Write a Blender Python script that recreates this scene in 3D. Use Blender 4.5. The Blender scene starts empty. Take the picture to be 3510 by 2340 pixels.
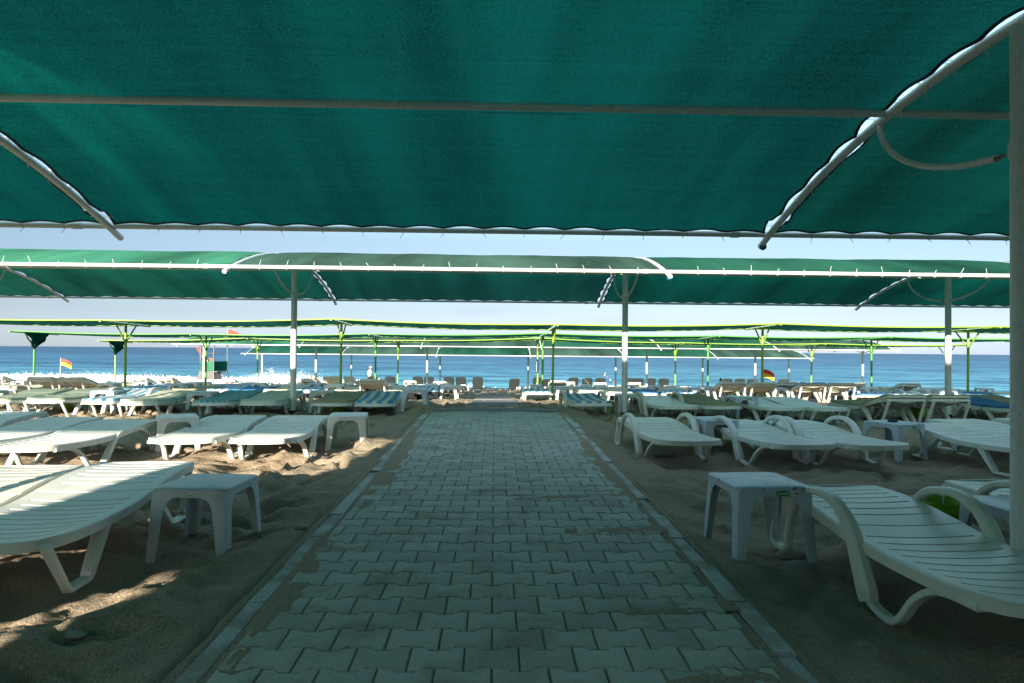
import bpy, bmesh, math, random
import numpy as np
from mathutils import Vector, Matrix, noise as mn

random.seed(7)
rng = np.random.default_rng(11)
sc = bpy.context.scene
COL = sc.collection
R = math.radians

# ------------------------------------------------------------------ camera
CAM_H = 1.12
YAW = 0.0255           # camera looks slightly to the right of the walkway
PITCH = 0.0124
ROLL = 0.0088
cam_d = bpy.data.cameras.new('camera')
cam_d.lens = 24.0
cam_d.sensor_width = 36.0
cam_d.clip_start = 0.05
cam_d.clip_end = 60000
cam = bpy.data.objects.new('camera', cam_d)
COL.objects.link(cam)
mw = (Matrix.Translation((0, 0, CAM_H)) @ Matrix.Rotation(-YAW, 4, 'Z') @
      Matrix.Rotation(R(90) + PITCH, 4, 'X') @ Matrix.Rotation(ROLL, 4, 'Z'))
cam.matrix_world = mw
sc.camera = cam

# ------------------------------------------------------------------ sky and sun
SUN_AZ = R(20)         # light travels towards +Y and 20 deg towards +X
SUN_EL = math.atan(0.245 * math.cos(SUN_AZ))
world = bpy.data.worlds.new('World')
sc.world = world
world.use_nodes = True
wn = world.node_tree.nodes
wl = world.node_tree.links
wn.clear()
w_out = wn.new('ShaderNodeOutputWorld')
w_bg = wn.new('ShaderNodeBackground')
w_sky = wn.new('ShaderNodeTexSky')
w_sky.sky_type = 'NISHITA'
w_sky.sun_disc = False
w_sky.sun_elevation = SUN_EL
# direction towards the sun: (-sin az, -cos az); Blender's sun_rotation turns clockwise from +Y
w_sky.sun_rotation = R(180) + SUN_AZ
w_sky.altitude = 0
w_sky.air_density = 1.0
w_sky.dust_density = 0.3
w_sky.ozone_density = 1.5
# faint cloud bank low over the horizon
tc = wn.new('ShaderNodeTexCoord')
mp = wn.new('ShaderNodeMapping')
mp.inputs['Scale'].default_value = (3, 3, 22)
nz = wn.new('ShaderNodeTexNoise')
nz.inputs['Scale'].default_value = 2.2
nz.inputs['Detail'].default_value = 5
rmp = wn.new('ShaderNodeValToRGB')
rmp.color_ramp.elements[0].position = 0.48
rmp.color_ramp.elements[1].position = 0.78
sep = wn.new('ShaderNodeSeparateXYZ')
mr = wn.new('ShaderNodeMapRange')
mr.inputs['From Min'].default_value = 0.16
mr.inputs['From Max'].default_value = 0.0
mr.inputs['To Min'].default_value = 0.0
mr.inputs['To Max'].default_value = 0.4
mul = wn.new('ShaderNodeMath'); mul.operation = 'MULTIPLY'
mixc = wn.new('ShaderNodeMix'); mixc.data_type = 'RGBA'
mixc.inputs['B'].default_value = (5.2, 5.0, 5.6, 1)
wl.new(tc.outputs['Generated'], mp.inputs['Vector'])
wl.new(mp.outputs[0], nz.inputs['Vector'])
wl.new(nz.outputs['Fac'], rmp.inputs[0])
wl.new(tc.outputs['Generated'], sep.inputs[0])
wl.new(sep.outputs['Z'], mr.inputs['Value'])
wl.new(rmp.outputs[0], mul.inputs[0])
wl.new(mr.outputs[0], mul.inputs[1])
wl.new(mul.outputs[0], mixc.inputs['Factor'])
wl.new(w_sky.outputs[0], mixc.inputs['A'])
# sea air takes the yellow out of the low sky
tint = wn.new('ShaderNodeValToRGB')
te = tint.color_ramp.elements
te[0].position = 0.0; te[0].color = (.255, .345, .70, 1)
te[1].position = 1.0; te[1].color = (1.7, 1.6, 1.15, 1)
for p_, c_ in ((.05, (.255, .283, .43)), (.155, (.36, .355, .385)), (.40, (1.32, 1.45, 1.18))):
    e_ = te.new(p_); e_.color = (*c_, 1)
mt = wn.new('ShaderNodeMix'); mt.data_type = 'RGBA'; mt.blend_type = 'MULTIPLY'
mt.inputs['Factor'].default_value = 1.0
wl.new(sep.outputs['Z'], tint.inputs[0])
wl.new(mixc.outputs['Result'], mt.inputs['A'])
wl.new(tint.outputs[0], mt.inputs['B'])
wl.new(mt.outputs['Result'], w_bg.inputs['Color'])
w_bg.inputs['Strength'].default_value = 0.12
wl.new(w_bg.outputs[0], w_out.inputs[0])

sun_d = bpy.data.lights.new('sun', 'SUN')
sun_d.energy = 5.0
sun_d.angle = R(0.5)
sun_d.color = (1.0, 0.88, 0.74)
sun = bpy.data.objects.new('sun', sun_d)
COL.objects.link(sun)
ldir = Vector((math.sin(SUN_AZ) * math.cos(SUN_EL), math.cos(SUN_AZ) * math.cos(SUN_EL), -math.sin(SUN_EL)))
sun.rotation_euler = ldir.to_track_quat('-Z', 'Y').to_euler()
sun.location = (-20, -40, 20)

sc.view_settings.view_transform = 'Standard'
sc.view_settings.look = 'None'
sc.view_settings.gamma = 1
sc.view_settings.exposure = 1.75
sc.cycles.max_bounces = 8
sc.cycles.transparent_max_bounces = 12
sc.cycles.use_denoising = True
sc.cycles.sample_clamp_indirect = 6

# ------------------------------------------------------------------ helpers

def cw(x, z):
    """camera-relative right / depth -> world X, Y"""
    c, s = math.cos(YAW), math.sin(YAW)
    return x * c + z * s, z * c - x * s


class MB:
    def __init__(self):
        self.v, self.f, self.m = [], [], []

    def add(self, verts, faces, mi=0):
        o = len(self.v)
        self.v.extend([tuple(p) for p in verts])
        for f in faces:
            self.f.append(tuple(i + o for i in f))
            self.m.append(mi)

    def box(self, x0, x1, y0, y1, z0, z1, mi=0):
        v = [(x, y, z) for z in (z0, z1) for y in (y0, y1) for x in (x0, x1)]
        self.add(v, [(0, 2, 3, 1), (4, 5, 7, 6), (0, 1, 5, 4), (2, 6, 7, 3), (0, 4, 6, 2), (1, 3, 7, 5)], mi)

    def tube(self, pts, r, n=10, mi=0, cap=True):
        pts = [Vector(p) for p in pts]
        rr = r if isinstance(r, (list, tuple)) else [r] * len(pts)
        up = Vector((0, 0, 1))
        d0 = (pts[1] - pts[0]).normalized()
        if abs(d0.z) > .95:
            up = Vector((0, 1, 0))
        vs = []
        for i, p in enumerate(pts):
            a = pts[max(i - 1, 0)]
            b = pts[min(i + 1, len(pts) - 1)]
            d = (b - a).normalized()
            s = d.cross(up)
            if s.length < 1e-4:
                s = d.cross(Vector((0, 1, 0.1)))
            s.normalize()
            u = s.cross(d).normalized()
            for k in range(n):
                t = 2 * math.pi * k / n
                vs.append(p + rr[i] * (math.cos(t) * s + math.sin(t) * u))
        fs = []
        for i in range(len(pts) - 1):
            for k in range(n):
                k2 = (k + 1) % n
                fs.append((i * n + k, (i + 1) * n + k, (i + 1) * n + k2, i * n + k2))
        if cap:
            fs.append(tuple(range(n)))
            fs.append(tuple(reversed(range((len(pts) - 1) * n, len(pts) * n))))
        self.add(vs, fs, mi)

    def sweep(self, pts, up, a, b, closed=False, mi=0, bev=0.3, cap=True):
        """rounded rectangular bar swept along pts; a = half size along up, b = half size across"""
        pts = [Vector(p) for p in pts]
        up = Vector(up).normalized()
        n = len(pts)
        A = a if isinstance(a, (list, tuple)) else [a] * n
        B = b if isinstance(b, (list, tuple)) else [b] * n
        vs = []
        for i, p in enumerate(pts):
            if closed:
                p0, p1 = pts[(i - 1) % n], pts[(i + 1) % n]
            else:
                p0, p1 = pts[max(i - 1, 0)], pts[min(i + 1, n - 1)]
            d = (p1 - p0).normalized()
            s = d.cross(up).normalized()
            k = 1 - bev
            aa, bb = A[i], B[i]
            m = min(aa, bb) * bev
            for (q, w) in ((1, 1), (-1, 1), (-1, -1), (1, -1)):
                if q * w > 0:
                    c = [(q * aa, w * (bb - m)), (q * (aa - m), w * bb)]
                else:
                    c = [(q * (aa - m), w * bb), (q * aa, w * (bb - m))]
                for (e, f) in c:
                    vs.append(p + up * e + s * f)
        fs = []
        K = 8
        rngN = n if closed else n - 1
        for i in range(rngN):
            j = (i + 1) % n
            for k in range(K):
                k2 = (k + 1) % K
                fs.append((i * K + k, i * K + k2, j * K + k2, j * K + k))
        if cap and not closed:
            fs.append(tuple(reversed(range(K))))
            fs.append(tuple(range((n - 1) * K, n * K)))
        self.add(vs, fs, mi)

    def lathe(self, prof, n=24, cx=0, cy=0, z0=0, mi=0):
        vs, fs = [], []
        for (r, z) in prof:
            for k in range(n):
                t = 2 * math.pi * k / n
                vs.append((cx + r * math.cos(t), cy + r * math.sin(t), z0 + z))
        for i in range(len(prof) - 1):
            for k in range(n):
                k2 = (k + 1) % n
                fs.append((i * n + k, i * n + k2, (i + 1) * n + k2, (i + 1) * n + k))
        self.add(vs, fs, mi)

    def shell(self, verts, quads, off, mi=0):
        """give a sheet of quads a thickness"""
        n = len(verts)
        used = {}
        top, bot = [], []
        for q in quads:
            for i in q:
                if i not in used:
                    used[i] = len(used)
                    top.append(Vector(verts[i]))
                    o = off(verts[i]) if callable(off) else off
                    bot.append(Vector(verts[i]) + Vector(o))
        m = len(used)
        fs = []
        cnt = {}
        for q in quads:
            a = [used[i] for i in q]
            fs.append(tuple(a))
            fs.append(tuple(x + m for x in reversed(a)))
            for k in range(len(a)):
                e = (a[k], a[(k + 1) % len(a)])
                if (e[1], e[0]) in cnt:
                    del cnt[(e[1], e[0])]
                else:
                    cnt[e] = 1
        for (i, j) in cnt:
            fs.append((j, i, i + m, j + m))
        self.add(top + bot, fs, mi)

    def build(self, name, mats, parent=None, smooth=35, fix=True):
        me = bpy.data.meshes.new(name)
        me.from_pydata(self.v, [], self.f)
        if not isinstance(mats, (list, tuple)):
            mats = [mats]
        for m in mats:
            me.materials.append(m)
        if len(mats) > 1:
            me.polygons.foreach_set('material_index', self.m)
        if fix:
            bm = bmesh.new()
            bm.from_mesh(me)
            bmesh.ops.recalc_face_normals(bm, faces=bm.faces)
            bm.to_mesh(me)
            bm.free()
        if smooth:
            me.polygons.foreach_set('use_smooth', [True] * len(me.polygons))
            me.set_sharp_from_angle(angle=R(smooth))
        me.update()
        o = bpy.data.objects.new(name, me)
        COL.objects.link(o)
        if parent:
            o.parent = parent
        return o


def tag(o, label=None, cat=None, group=None, kind=None):
    if label: o['label'] = label
    if cat: o['category'] = cat
    if group: o['group'] = group
    if kind: o['kind'] = kind
    return o


def empty(name, loc=(0, 0, 0), rz=0.0, **k):
    o = bpy.data.objects.new(name, None)
    o.empty_display_size = .1
    COL.objects.link(o)
    o.location = loc
    o.rotation_euler = (0, 0, rz)
    return tag(o, **k)


def kids(o):
    return KIDS.get(o.name, [])


def copy_tree(o, parent=None):
    c = o.copy()
    COL.objects.link(c)
    c.parent = parent
    for ch in list(o.children):
        copy_tree(ch, c)
    return c


def font_to_mesh(o):
    """swap a text curve for a real mesh"""
    bpy.context.view_layer.update()
    dg = bpy.context.evaluated_depsgraph_get()
    me = bpy.data.meshes.new_from_object(o.evaluated_get(dg))
    n = bpy.data.objects.new(o.name, me)
    par, loc, rot, nm = o.parent, o.location.copy(), o.rotation_euler.copy(), o.name
    bpy.data.objects.remove(o)
    n.name = nm
    COL.objects.link(n)
    n.parent = par; n.location = loc; n.rotation_euler = rot
    return n


def smooth_path(pts, sub=4, closed=False):
    pts = [Vector(p) for p in pts]
    out = []
    n = len(pts)
    for i in range(n - 1):
        p0, p1, p2, p3 = pts[max(i - 1, 0)], pts[i], pts[i + 1], pts[min(i + 2, n - 1)]
        for k in range(sub):
            t = k / sub
            out.append(0.5 * ((2 * p1) + (-p0 + p2) * t + (2 * p0 - 5 * p1 + 4 * p2 - p3) * t * t +
                              (-p0 + 3 * p1 - 3 * p2 + p3) * t ** 3))
    out.append(pts[-1])
    return out


# ------------------------------------------------------------------ materials
class NT:
    def __init__(self, name):
        self.mat = bpy.data.materials.new(name)
        self.mat.use_nodes = True
        self.t = self.mat.node_tree
        self.t.nodes.clear()
        self.out = self.n('ShaderNodeOutputMaterial')

    def n(self, typ, **kw):
        nd = self.t.nodes.new(typ)
        for k, v in kw.items():
            if k.startswith('i_'):
                nd.inputs[k[2:].replace('_', ' ')].default_value = v
            else:
                setattr(nd, k, v)
        return nd

    def l(self, a, b):
        self.t.links.new(a, b)

    def mapped(self, scale, coord='Object'):
        c = self.n('ShaderNodeTexCoord')
        m = self.n('ShaderNodeMapping')
        m.inputs['Scale'].default_value = scale
        self.l(c.outputs[coord], m.inputs['Vector'])
        return m.outputs[0]

    def noise(self, scale, vec=None, detail=4, rough=.55, dist=0.0):
        n = self.n('ShaderNodeTexNoise')
        n.inputs['Scale'].default_value = scale
        n.inputs['Detail'].default_value = detail
        n.inputs['Roughness'].default_value = rough
        n.inputs['Distortion'].default_value = dist
        if vec is not None:
            self.l(vec, n.inputs['Vector'])
        return n.outputs['Fac']

    def ramp(self, fac, stops):
        r = self.n('ShaderNodeValToRGB')
        el = r.color_ramp.elements
        while len(el) < len(stops):
            el.new(0.5)
        for e, (p, c) in zip(el, stops):
            e.position = p
            e.color = c if len(c) == 4 else (*c, 1)
        self.l(fac, r.inputs[0])
        return r.outputs[0]

    def mix(self, fac, a, b, blend='MIX'):
        m = self.n('ShaderNodeMix', data_type='RGBA', blend_type=blend)
        for sock, v in (('Factor', fac), ('A', a), ('B', b)):
            s = m.inputs[sock]
            if isinstance(v, (int, float)):
                s.default_value = v
            elif isinstance(v, tuple):
                s.default_value = v if len(v) == 4 else (*v, 1)
            else:
                self.l(v, s)
        return m.outputs['Result']

    def math(self, op, a, b=0.0, clamp=False):
        m = self.n('ShaderNodeMath', operation=op, use_clamp=clamp)
        for i, v in enumerate((a, b)):
            if isinstance(v, (int, float)):
                m.inputs[i].default_value = v
            else:
                self.l(v, m.inputs[i])
        return m.outputs[0]

    def bump(self, h, strength, dist=0.01):
        b = self.n('ShaderNodeBump')
        b.inputs['Strength'].default_value = strength
        b.inputs['Distance'].default_value = dist
        self.l(h, b.inputs['Height'])
        return b.outputs[0]

    def principled(self, col, rough=.5, metal=0.0, spec=.5, normal=None, **kw):
        p = self.n('ShaderNodeBsdfPrincipled')
        for sock, v in (('Base Color', col), ('Roughness', rough), ('Metallic', metal), ('Specular IOR Level', spec)):
            s = p.inputs[sock]
            if isinstance(v, (int, float)):
                s.default_value = v
            elif isinstance(v, tuple):
                s.default_value = (*v, 1) if len(v) == 3 else v
            else:
                self.l(v, s)
        if normal is not None:
            self.l(normal, p.inputs['Normal'])
        for k, v in kw.items():
            p.inputs[k.replace('_', ' ')].default_value = v
        self.l(p.outputs[0], self.out.inputs[0])
        return p


def mat_plain(name, col, rough=.5, metal=0.0, var=.12, scale=8, spec=.5):
    m = NT(name)
    v = m.noise(scale, m.mapped((1, 1, 1)))
    dark = tuple(c * (1 - var) for c in col)
    lite = tuple(min(1, c * (1 + var)) for c in col)
    m.principled(m.mix(v, dark, lite), rough, metal, spec)
    return m.mat


def mat_plastic(name, col, dirt=.35, dirtcol=(.16, .13, .09)):
    """moulded resin furniture, sun-chalked and dusty"""
    m = NT(name)
    oi = m.n('ShaderNodeObjectInfo')
    c = m.n('ShaderNodeTexCoord')
    add = m.n('ShaderNodeVectorMath', operation='ADD')
    m.l(c.outputs['Object'], add.inputs[0])
    cmb = m.n('ShaderNodeCombineXYZ')
    m.l(m.math('MULTIPLY', oi.outputs['Random'], 37.0), cmb.inputs[0])
    m.l(m.math('MULTIPLY', oi.outputs['Random'], 91.0), cmb.inputs[1])
    m.l(cmb.outputs[0], add.inputs[1])
    vec = add.outputs[0]
    soft = m.noise(2.2, vec, 3)
    base = m.mix(m.math('MULTIPLY', soft, .55), col, tuple(c0 * k for c0, k in zip(col, (.86, .82, .70))))
    grime = m.ramp(m.noise(9, vec, 6, .7), [(.52, (0, 0, 0)), (.78, (1, 1, 1))])
    # sand collects near the feet and in patches on flat faces
    sp = m.n('ShaderNodeSeparateXYZ')
    m.l(c.outputs['Object'], sp.inputs[0])
    speck = m.ramp(m.noise(160, vec, 2, .8), [(.6, (0, 0, 0)), (.7, (1, 1, 1))])
    patch = m.ramp(m.noise(5, vec, 4, .7, .6), [(.62, (0, 0, 0)), (.72, (1, 1, 1))])
    f1 = m.math('MULTIPLY', grime, dirt)
    f2 = m.math('MULTIPLY', m.math('MULTIPLY', speck, patch), min(1, dirt * 2.2))
    f = m.math('MAXIMUM', f1, f2)
    colr = m.mix(f, base, dirtcol)
    rough = m.math('ADD', m.math('MULTIPLY', soft, .25), .3)
    nb = m.bump(m.noise(260, vec, 2), .06, .002)
    m.principled(colr, rough, 0, .45, nb)
    return m.mat


def mat_sandy_top(name, col):
    """tabletop with drifts of dark wet sand left on it"""
    m = NT(name)
    vec = m.mapped((1, 1, 1))
    a = m.ramp(m.noise(1.0, m.mapped((5, 13, 1)), 5, .7, 1.2), [(.57, (0, 0, 0)), (.60, (1, 1, 1))])
    g = m.ramp(m.noise(170, vec, 2, .8), [(.38, (0, 0, 0)), (.5, (1, 1, 1))])
    f = m.math('MULTIPLY', a, g)
    c = m.mix(m.math('MULTIPLY', f, .9), col, (.06, .05, .04))
    m.principled(c, .38, 0, .45, m.bump(f, .4, .003))
    return m.mat


def mat_cloth(name, col, trans, wear=.25):
    """knitted shade net: reflects, lets tinted light through and has fine holes"""
    m = NT(name)
    vec = m.mapped((1, 1, 1))
    grain = m.ramp(m.noise(1.0, m.mapped((130, 60, 60)), 3, .8), [(.3, (0, 0, 0)), (.7, (1, 1, 1))])
    streak = m.noise(1.0, m.mapped((.35, 22, 22)), 4, .65)
    fold_bands = m.ramp(m.noise(1.0, m.mapped((1.15, .16, .16)), 3, .55, .25), [(.34, (0, 0, 0)), (.66, (1, 1, 1))])  # broad dark bands: fold shading and doubled cloth put into the colour
    patch = m.noise(.7, vec, 3, .6, .5)
    k = m.math('ADD', m.math('MULTIPLY', grain, 1.0), m.math('MULTIPLY', streak, .5))
    k = m.math('ADD', k, m.math('MULTIPLY', fold_bands, .66))
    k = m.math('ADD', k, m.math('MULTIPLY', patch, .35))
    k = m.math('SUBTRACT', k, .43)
    tint = m.n('ShaderNodeCombineXYZ')
    for i in range(3):
        m.l(k, tint.inputs[i])
    c1 = m.mix(1.0, col, tint.outputs[0], 'MULTIPLY')
    c2 = m.mix(1.0, trans, tint.outputs[0], 'MULTIPLY')
    nb = m.bump(grain, .25, .004)
    d = m.n('ShaderNodeBsdfDiffuse')
    m.l(c1, d.inputs[0]); m.l(nb, d.inputs['Normal'])
    g = m.n('ShaderNodeBsdfGlossy')
    g.inputs['Roughness'].default_value = .45
    g.inputs['Color'].default_value = (.05, .35, .28, 1)
    t = m.n('ShaderNodeBsdfTranslucent')
    m.l(c2, t.inputs[0])
    a = m.n('ShaderNodeAddShader')
    m.l(d.outputs[0], a.inputs[0]); m.l(t.outputs[0], a.inputs[1])
    s1 = m.n('ShaderNodeMixShader'); s1.inputs[0].default_value = .035
    m.l(a.outputs[0], s1.inputs[1]); m.l(g.outputs[0], s1.inputs[2])
    tr = m.n('ShaderNodeBsdfTransparent')
    s2 = m.n('ShaderNodeMixShader'); s2.inputs[0].default_value = .003
    m.l(s1.outputs[0], s2.inputs[1]); m.l(tr.outputs[0], s2.inputs[2])
    m.l(s2.outputs[0], m.out.inputs[0])
    return m.mat


def mat_metal(name, col=(.42, .43, .42), rough=.42, metal=.75):
    m = NT(name)
    v = m.noise(1, m.mapped((60, 60, 14)), 5, .7)
    sp = m.ramp(m.noise(70, m.mapped((1, 1, .5)), 4, .75), [(.56, (0, 0, 0)), (.68, (1, 1, 1))])
    c = m.mix(v, tuple(x * .7 for x in col), tuple(min(1, x * 1.25) for x in col))
    rust = m.ramp(m.noise(6, m.mapped((1, 1, 1)), 5, .7), [(.63, (0, 0, 0)), (.72, (1, 1, 1))])
    c = m.mix(m.math('MULTIPLY', sp, .35), c, (.10, .09, .07))
    c = m.mix(m.math('MULTIPLY', rust, .4), c, (.18, .11, .06))
    m.principled(c, m.math('ADD', m.math('MULTIPLY', v, .3), rough - .1), metal, .5, m.bump(v, .1, .002))
    return m.mat


def mat_sand():
    m = NT('beach_sand')
    vec = m.mapped((1, 1, 1))
    big = m.noise(.9, vec, 4)
    mid = m.noise(7, vec, 5, .6)
    fine = m.noise(95, vec, 3, .8)
    c = m.mix(big, (.23, .185, .130), (.315, .255, .18))
    c = m.mix(m.math('MULTIPLY', mid, .5), c, (.36, .29, .20))
    grainc = m.ramp(fine, [(.30, (.45, .45, .45)), (.5, (1, 1, 1)), (.72, (1.5, 1.5, 1.5))])
    c = m.mix(.9, c, grainc, 'MULTIPLY')
    # shell and pebble specks
    vo = m.n('ShaderNodeTexVoronoi'); vo.inputs['Scale'].default_value = 16
    m.l(vec, vo.inputs['Vector'])
    sk = m.ramp(vo.outputs['Distance'], [(.0, (1, 1, 1)), (.09, (0, 0, 0))])
    keep = m.ramp(m.noise(5.3, vec, 2), [(.56, (0, 0, 0)), (.6, (1, 1, 1))])
    c = m.mix(m.math('MULTIPLY', m.math('MULTIPLY', sk, keep), .5), c, (.5, .48, .44))
    # shingle towards the water
    sp = m.n('ShaderNodeSeparateXYZ')
    m.l(vec, sp.inputs[0])
    vp = m.n('ShaderNodeTexVoronoi'); vp.inputs['Scale'].default_value = 4.5
    m.l(vec, vp.inputs['Vector'])
    pc = m.ramp(m.math('FRACT', m.math('MULTIPLY', vp.outputs['Distance'], 3.7)), [(0, (.05, .045, .04)), (.5, (.15, .135, .12)), (1, (.34, .31, .28))])
    zz = m.n('ShaderNodeMapRange')
    zz.inputs['From Min'].default_value = 49.0
    zz.inputs['From Max'].default_value = 55.0
    m.l(m.math('ADD', sp.outputs['Y'], m.math('MULTIPLY', mid, 3.0)), zz.inputs['Value'])
    c = m.mix(zz.outputs[0], c, pc)
    h = m.math('ADD', m.math('MULTIPLY', fine, .5), m.math('MULTIPLY', m.noise(28, vec, 5, .65), 1.6))
    m.principled(c, .95, 0, .15, m.bump(h, .8, .02))
    return m.mat


def mat_paver():
    m = NT('concrete_paver')
    vec = m.mapped((1, 1, 1))
    oi = m.n('ShaderNodeNewGeometry')
    isl = oi.outputs['Random Per Island']
    fine = m.noise(190, vec, 3, .8)
    mid = m.noise(3.0, vec, 5, .6, .3)
    c = m.mix(isl, (.33, .35, .30), (.43, .445, .38))
    g = m.ramp(fine, [(.3, (.55, .55, .55)), (.55, (1, 1, 1)), (.75, (1.35, 1.35, 1.35))])
    c = m.mix(.85, c, g, 'MULTIPLY')
    st = m.ramp(mid, [(.50, (0, 0, 0)), (.68, (1, 1, 1))])
    c = m.mix(m.math('MULTIPLY', st, .6), c, (.20, .165, .12))
    sp2 = m.ramp(m.noise(38, vec, 4, .75), [(.60, (0, 0, 0)), (.70, (1, 1, 1))])
    c = m.mix(m.math('MULTIPLY', sp2, .35), c, (.11, .10, .085))
    m.principled(c, .9, 0, .25, m.bump(fine, .35, .004))
    return m.mat


def mat_kerb():
    m = NT('kerb_concrete')
    vec = m.mapped((1, 1, 1))
    fine = m.noise(120, vec, 3, .8)
    sand = m.ramp(m.noise(2.6, vec, 4, .6, .4), [(.46, (0, 0, 0)), (.56, (1, 1, 1))])
    c = m.ramp(fine, [(.36, (.22, .23, .22)), (.5, (.42, .44, .41)), (.7, (.55, .57, .53))])
    c = m.mix(m.math('MULTIPLY', sand, .65), c, (.24, .20, .15))
    m.principled(c, .95, 0, .2, m.bump(fine, .5, .006))
    return m.mat


def mat_stripes(name, c1, c2, period, duty=.5, axis=0, checker=False):
    m = NT(name)
    vec = m.mapped((1, 1, 1))
    sp = m.n('ShaderNodeSeparateXYZ')
    m.l(vec, sp.inputs[0])
    wob = m.math('MULTIPLY', m.noise(4, vec, 2), .03)
    a = m.math('FRACT', m.math('DIVIDE', m.math('ADD', m.math('ADD', sp.outputs[axis], wob), 50), period))
    f = m.math('GREATER_THAN', a, duty)
    if checker:
        b = m.math('FRACT', m.math('DIVIDE', m.math('ADD', sp.outputs[1 - axis], 50), period * 1.3))
        f2 = m.math('GREATER_THAN', b, duty)
        f = m.math('ABSOLUTE', m.math('SUBTRACT', f, f2))
    c = m.mix(f, c1, c2)
    dirt = m.noise(3, vec, 5, .7)
    c = m.mix(m.math('MULTIPLY', dirt, .35), c, tuple(x * .55 for x in c1))
    nb = m.bump(m.noise(120, vec, 3), .3, .004)
    m.principled(c, .9, 0, .2, nb)
    return m.mat


def mat_terry(name, col):
    m = NT(name)
    vec = m.mapped((1, 1, 1))
    f = m.noise(150, vec, 3, .8)
    c = m.mix(m.noise(2.5, vec, 4), tuple(x * .75 for x in col), tuple(min(1, x * 1.15) for x in col))
    c = m.mix(.7, c, m.ramp(f, [(.3, (.5, .5, .5)), (.6, (1.15, 1.15, 1.15))]), 'MULTIPLY')
    m.principled(c, .95, 0, .15, m.bump(m.math('ADD', f, m.math('MULTIPLY', m.noise(9, vec, 3), 1.5)), .5, .01))
    return m.mat


def mat_sea():
    m = NT('sea_water')
    c0 = m.n('ShaderNodeTexCoord')
    sp = m.n('ShaderNodeSeparateXYZ')
    m.l(c0.outputs['Object'], sp.inputs[0])
    # colour by distance off shore (depth of water)
    lg = m.math('LOGARITHM', m.math('MAXIMUM', m.math('SUBTRACT', sp.outputs['Y'], 57), 1.0), 10.0)
    f = m.math('DIVIDE', lg, 3.2, True)
    c = m.ramp(f, [(0.10, (.055, .24, .30)), (.38, (.035, .17, .26)), (.58, (.022, .115, .21)), (.78, (.012, .070, .16)), (1.0, (.008, .05, .125))])
    w1 = m.noise(1.0, m.mapped((.07, .34, 1)), 5, .62, .3)
    w2 = m.noise(1.0, m.mapped((.25, 1.1, 1)), 5, .65, .2)
    w3 = m.noise(1.0, m.mapped((1.1, 3.6, 1)), 4, .65)
    b1 = m.noise(1.0, m.mapped((.024, .12, 1)), 3, .6, .2)
    b2 = m.noise(1.0, m.mapped((.009, .045, 1)), 3, .6, .2)
    b3 = m.noise(1.0, m.mapped((.0035, .016, 1)), 3, .6)
    b4 = m.noise(1.0, m.mapped((.0012, .005, 1)), 3, .6)
    tot = w1
    for q in (w1, w2, w2, w3, b1, b1, b2, b3, b4):
        tot = m.math('ADD', tot, q)
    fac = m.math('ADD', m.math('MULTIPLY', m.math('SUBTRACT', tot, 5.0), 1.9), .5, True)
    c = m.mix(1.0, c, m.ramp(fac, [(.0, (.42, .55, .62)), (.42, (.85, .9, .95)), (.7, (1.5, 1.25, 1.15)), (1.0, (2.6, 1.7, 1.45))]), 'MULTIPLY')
    h = m.math('ADD', m.math('MULTIPLY', w1, 1.6), m.math('MULTIPLY', w2, .8))
    h = m.math('ADD', h, m.math('MULTIPLY', w3, .3))
    h = m.math('ADD', h, m.math('MULTIPLY', b1, 4.0))
    m.principled(c, .42, 0, .16, m.bump(h, 1.0, .6))
    return m.mat


def mat_foam():
    m = NT('surf_foam')
    vec = m.mapped((1, 1, 1))
    n = m.noise(3.0, vec, 6, .7)
    c = m.ramp(n, [(.3, (.55, .66, .68)), (.5, (.82, .85, .85)), (.7, (.9, .9, .9))])
    m.principled(c, .8, 0, .3, m.bump(n, .8, .15))
    return m.mat


M = {}
M['sand'] = mat_sand()
M['paver'] = mat_paver()
M['kerb'] = mat_kerb()
M['haunch'] = mat_plain('rough_mortar', (.20, .19, .165), .95, 0, .3, 30, .2)
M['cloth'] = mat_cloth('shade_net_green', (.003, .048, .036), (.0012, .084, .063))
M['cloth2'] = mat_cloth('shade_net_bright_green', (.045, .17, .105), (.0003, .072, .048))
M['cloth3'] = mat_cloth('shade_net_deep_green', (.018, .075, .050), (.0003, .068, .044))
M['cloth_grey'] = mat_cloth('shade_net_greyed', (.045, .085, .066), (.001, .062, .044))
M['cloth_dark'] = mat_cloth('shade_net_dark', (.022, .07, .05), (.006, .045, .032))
M['hem'] = mat_plain('black_hem_tape', (.012, .016, .015), .8, 0, .2, 40)
M['galv'] = mat_metal('galvanised_steel', (.60, .62, .59), .45, .2)
M['galv_old'] = mat_metal('weathered_galvanised_steel', (.58, .60, .55), .5, .15)
M['lime'] = mat_plain('lime_green_paint', (.20, .33, .035), .4, 0, .15, 12)
M['green'] = mat_plain('green_paint', (.075, .25, .04), .4, 0, .15, 12)
M['tie'] = mat_plain('cable_tie_plastic', (.72, .70, .64), .5, 0, .1, 10)
M['white'] = mat_plastic('white_resin', (.62, .65, .61), .32)
M['cream'] = mat_plastic('aged_cream_resin', (.62, .62, .54), .35)
M['lilac'] = mat_plastic('grey_lilac_resin', (.42, .48, .53), .34)
M['paletab'] = mat_plastic('pale_resin', (.50, .56, .54), .3)
M['sandytop'] = mat_sandy_top('sandy_resin_top', (.40, .47, .52))
M['dark'] = mat_plastic('black_resin', (.022, .022, .024), .1)
M['greyres'] = mat_plastic('grey_resin', (.42, .42, .41), .15)
M['olive'] = mat_terry('olive_terry', (.33, .31, .185))
M['sage'] = mat_terry('sage_fabric', (.58, .60, .50))
M['dkgreen'] = mat_terry('dark_green_fabric', (.27, .34, .27))
M['creamc'] = mat_terry('cream_fabric', (.62, .58, .44))
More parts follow.
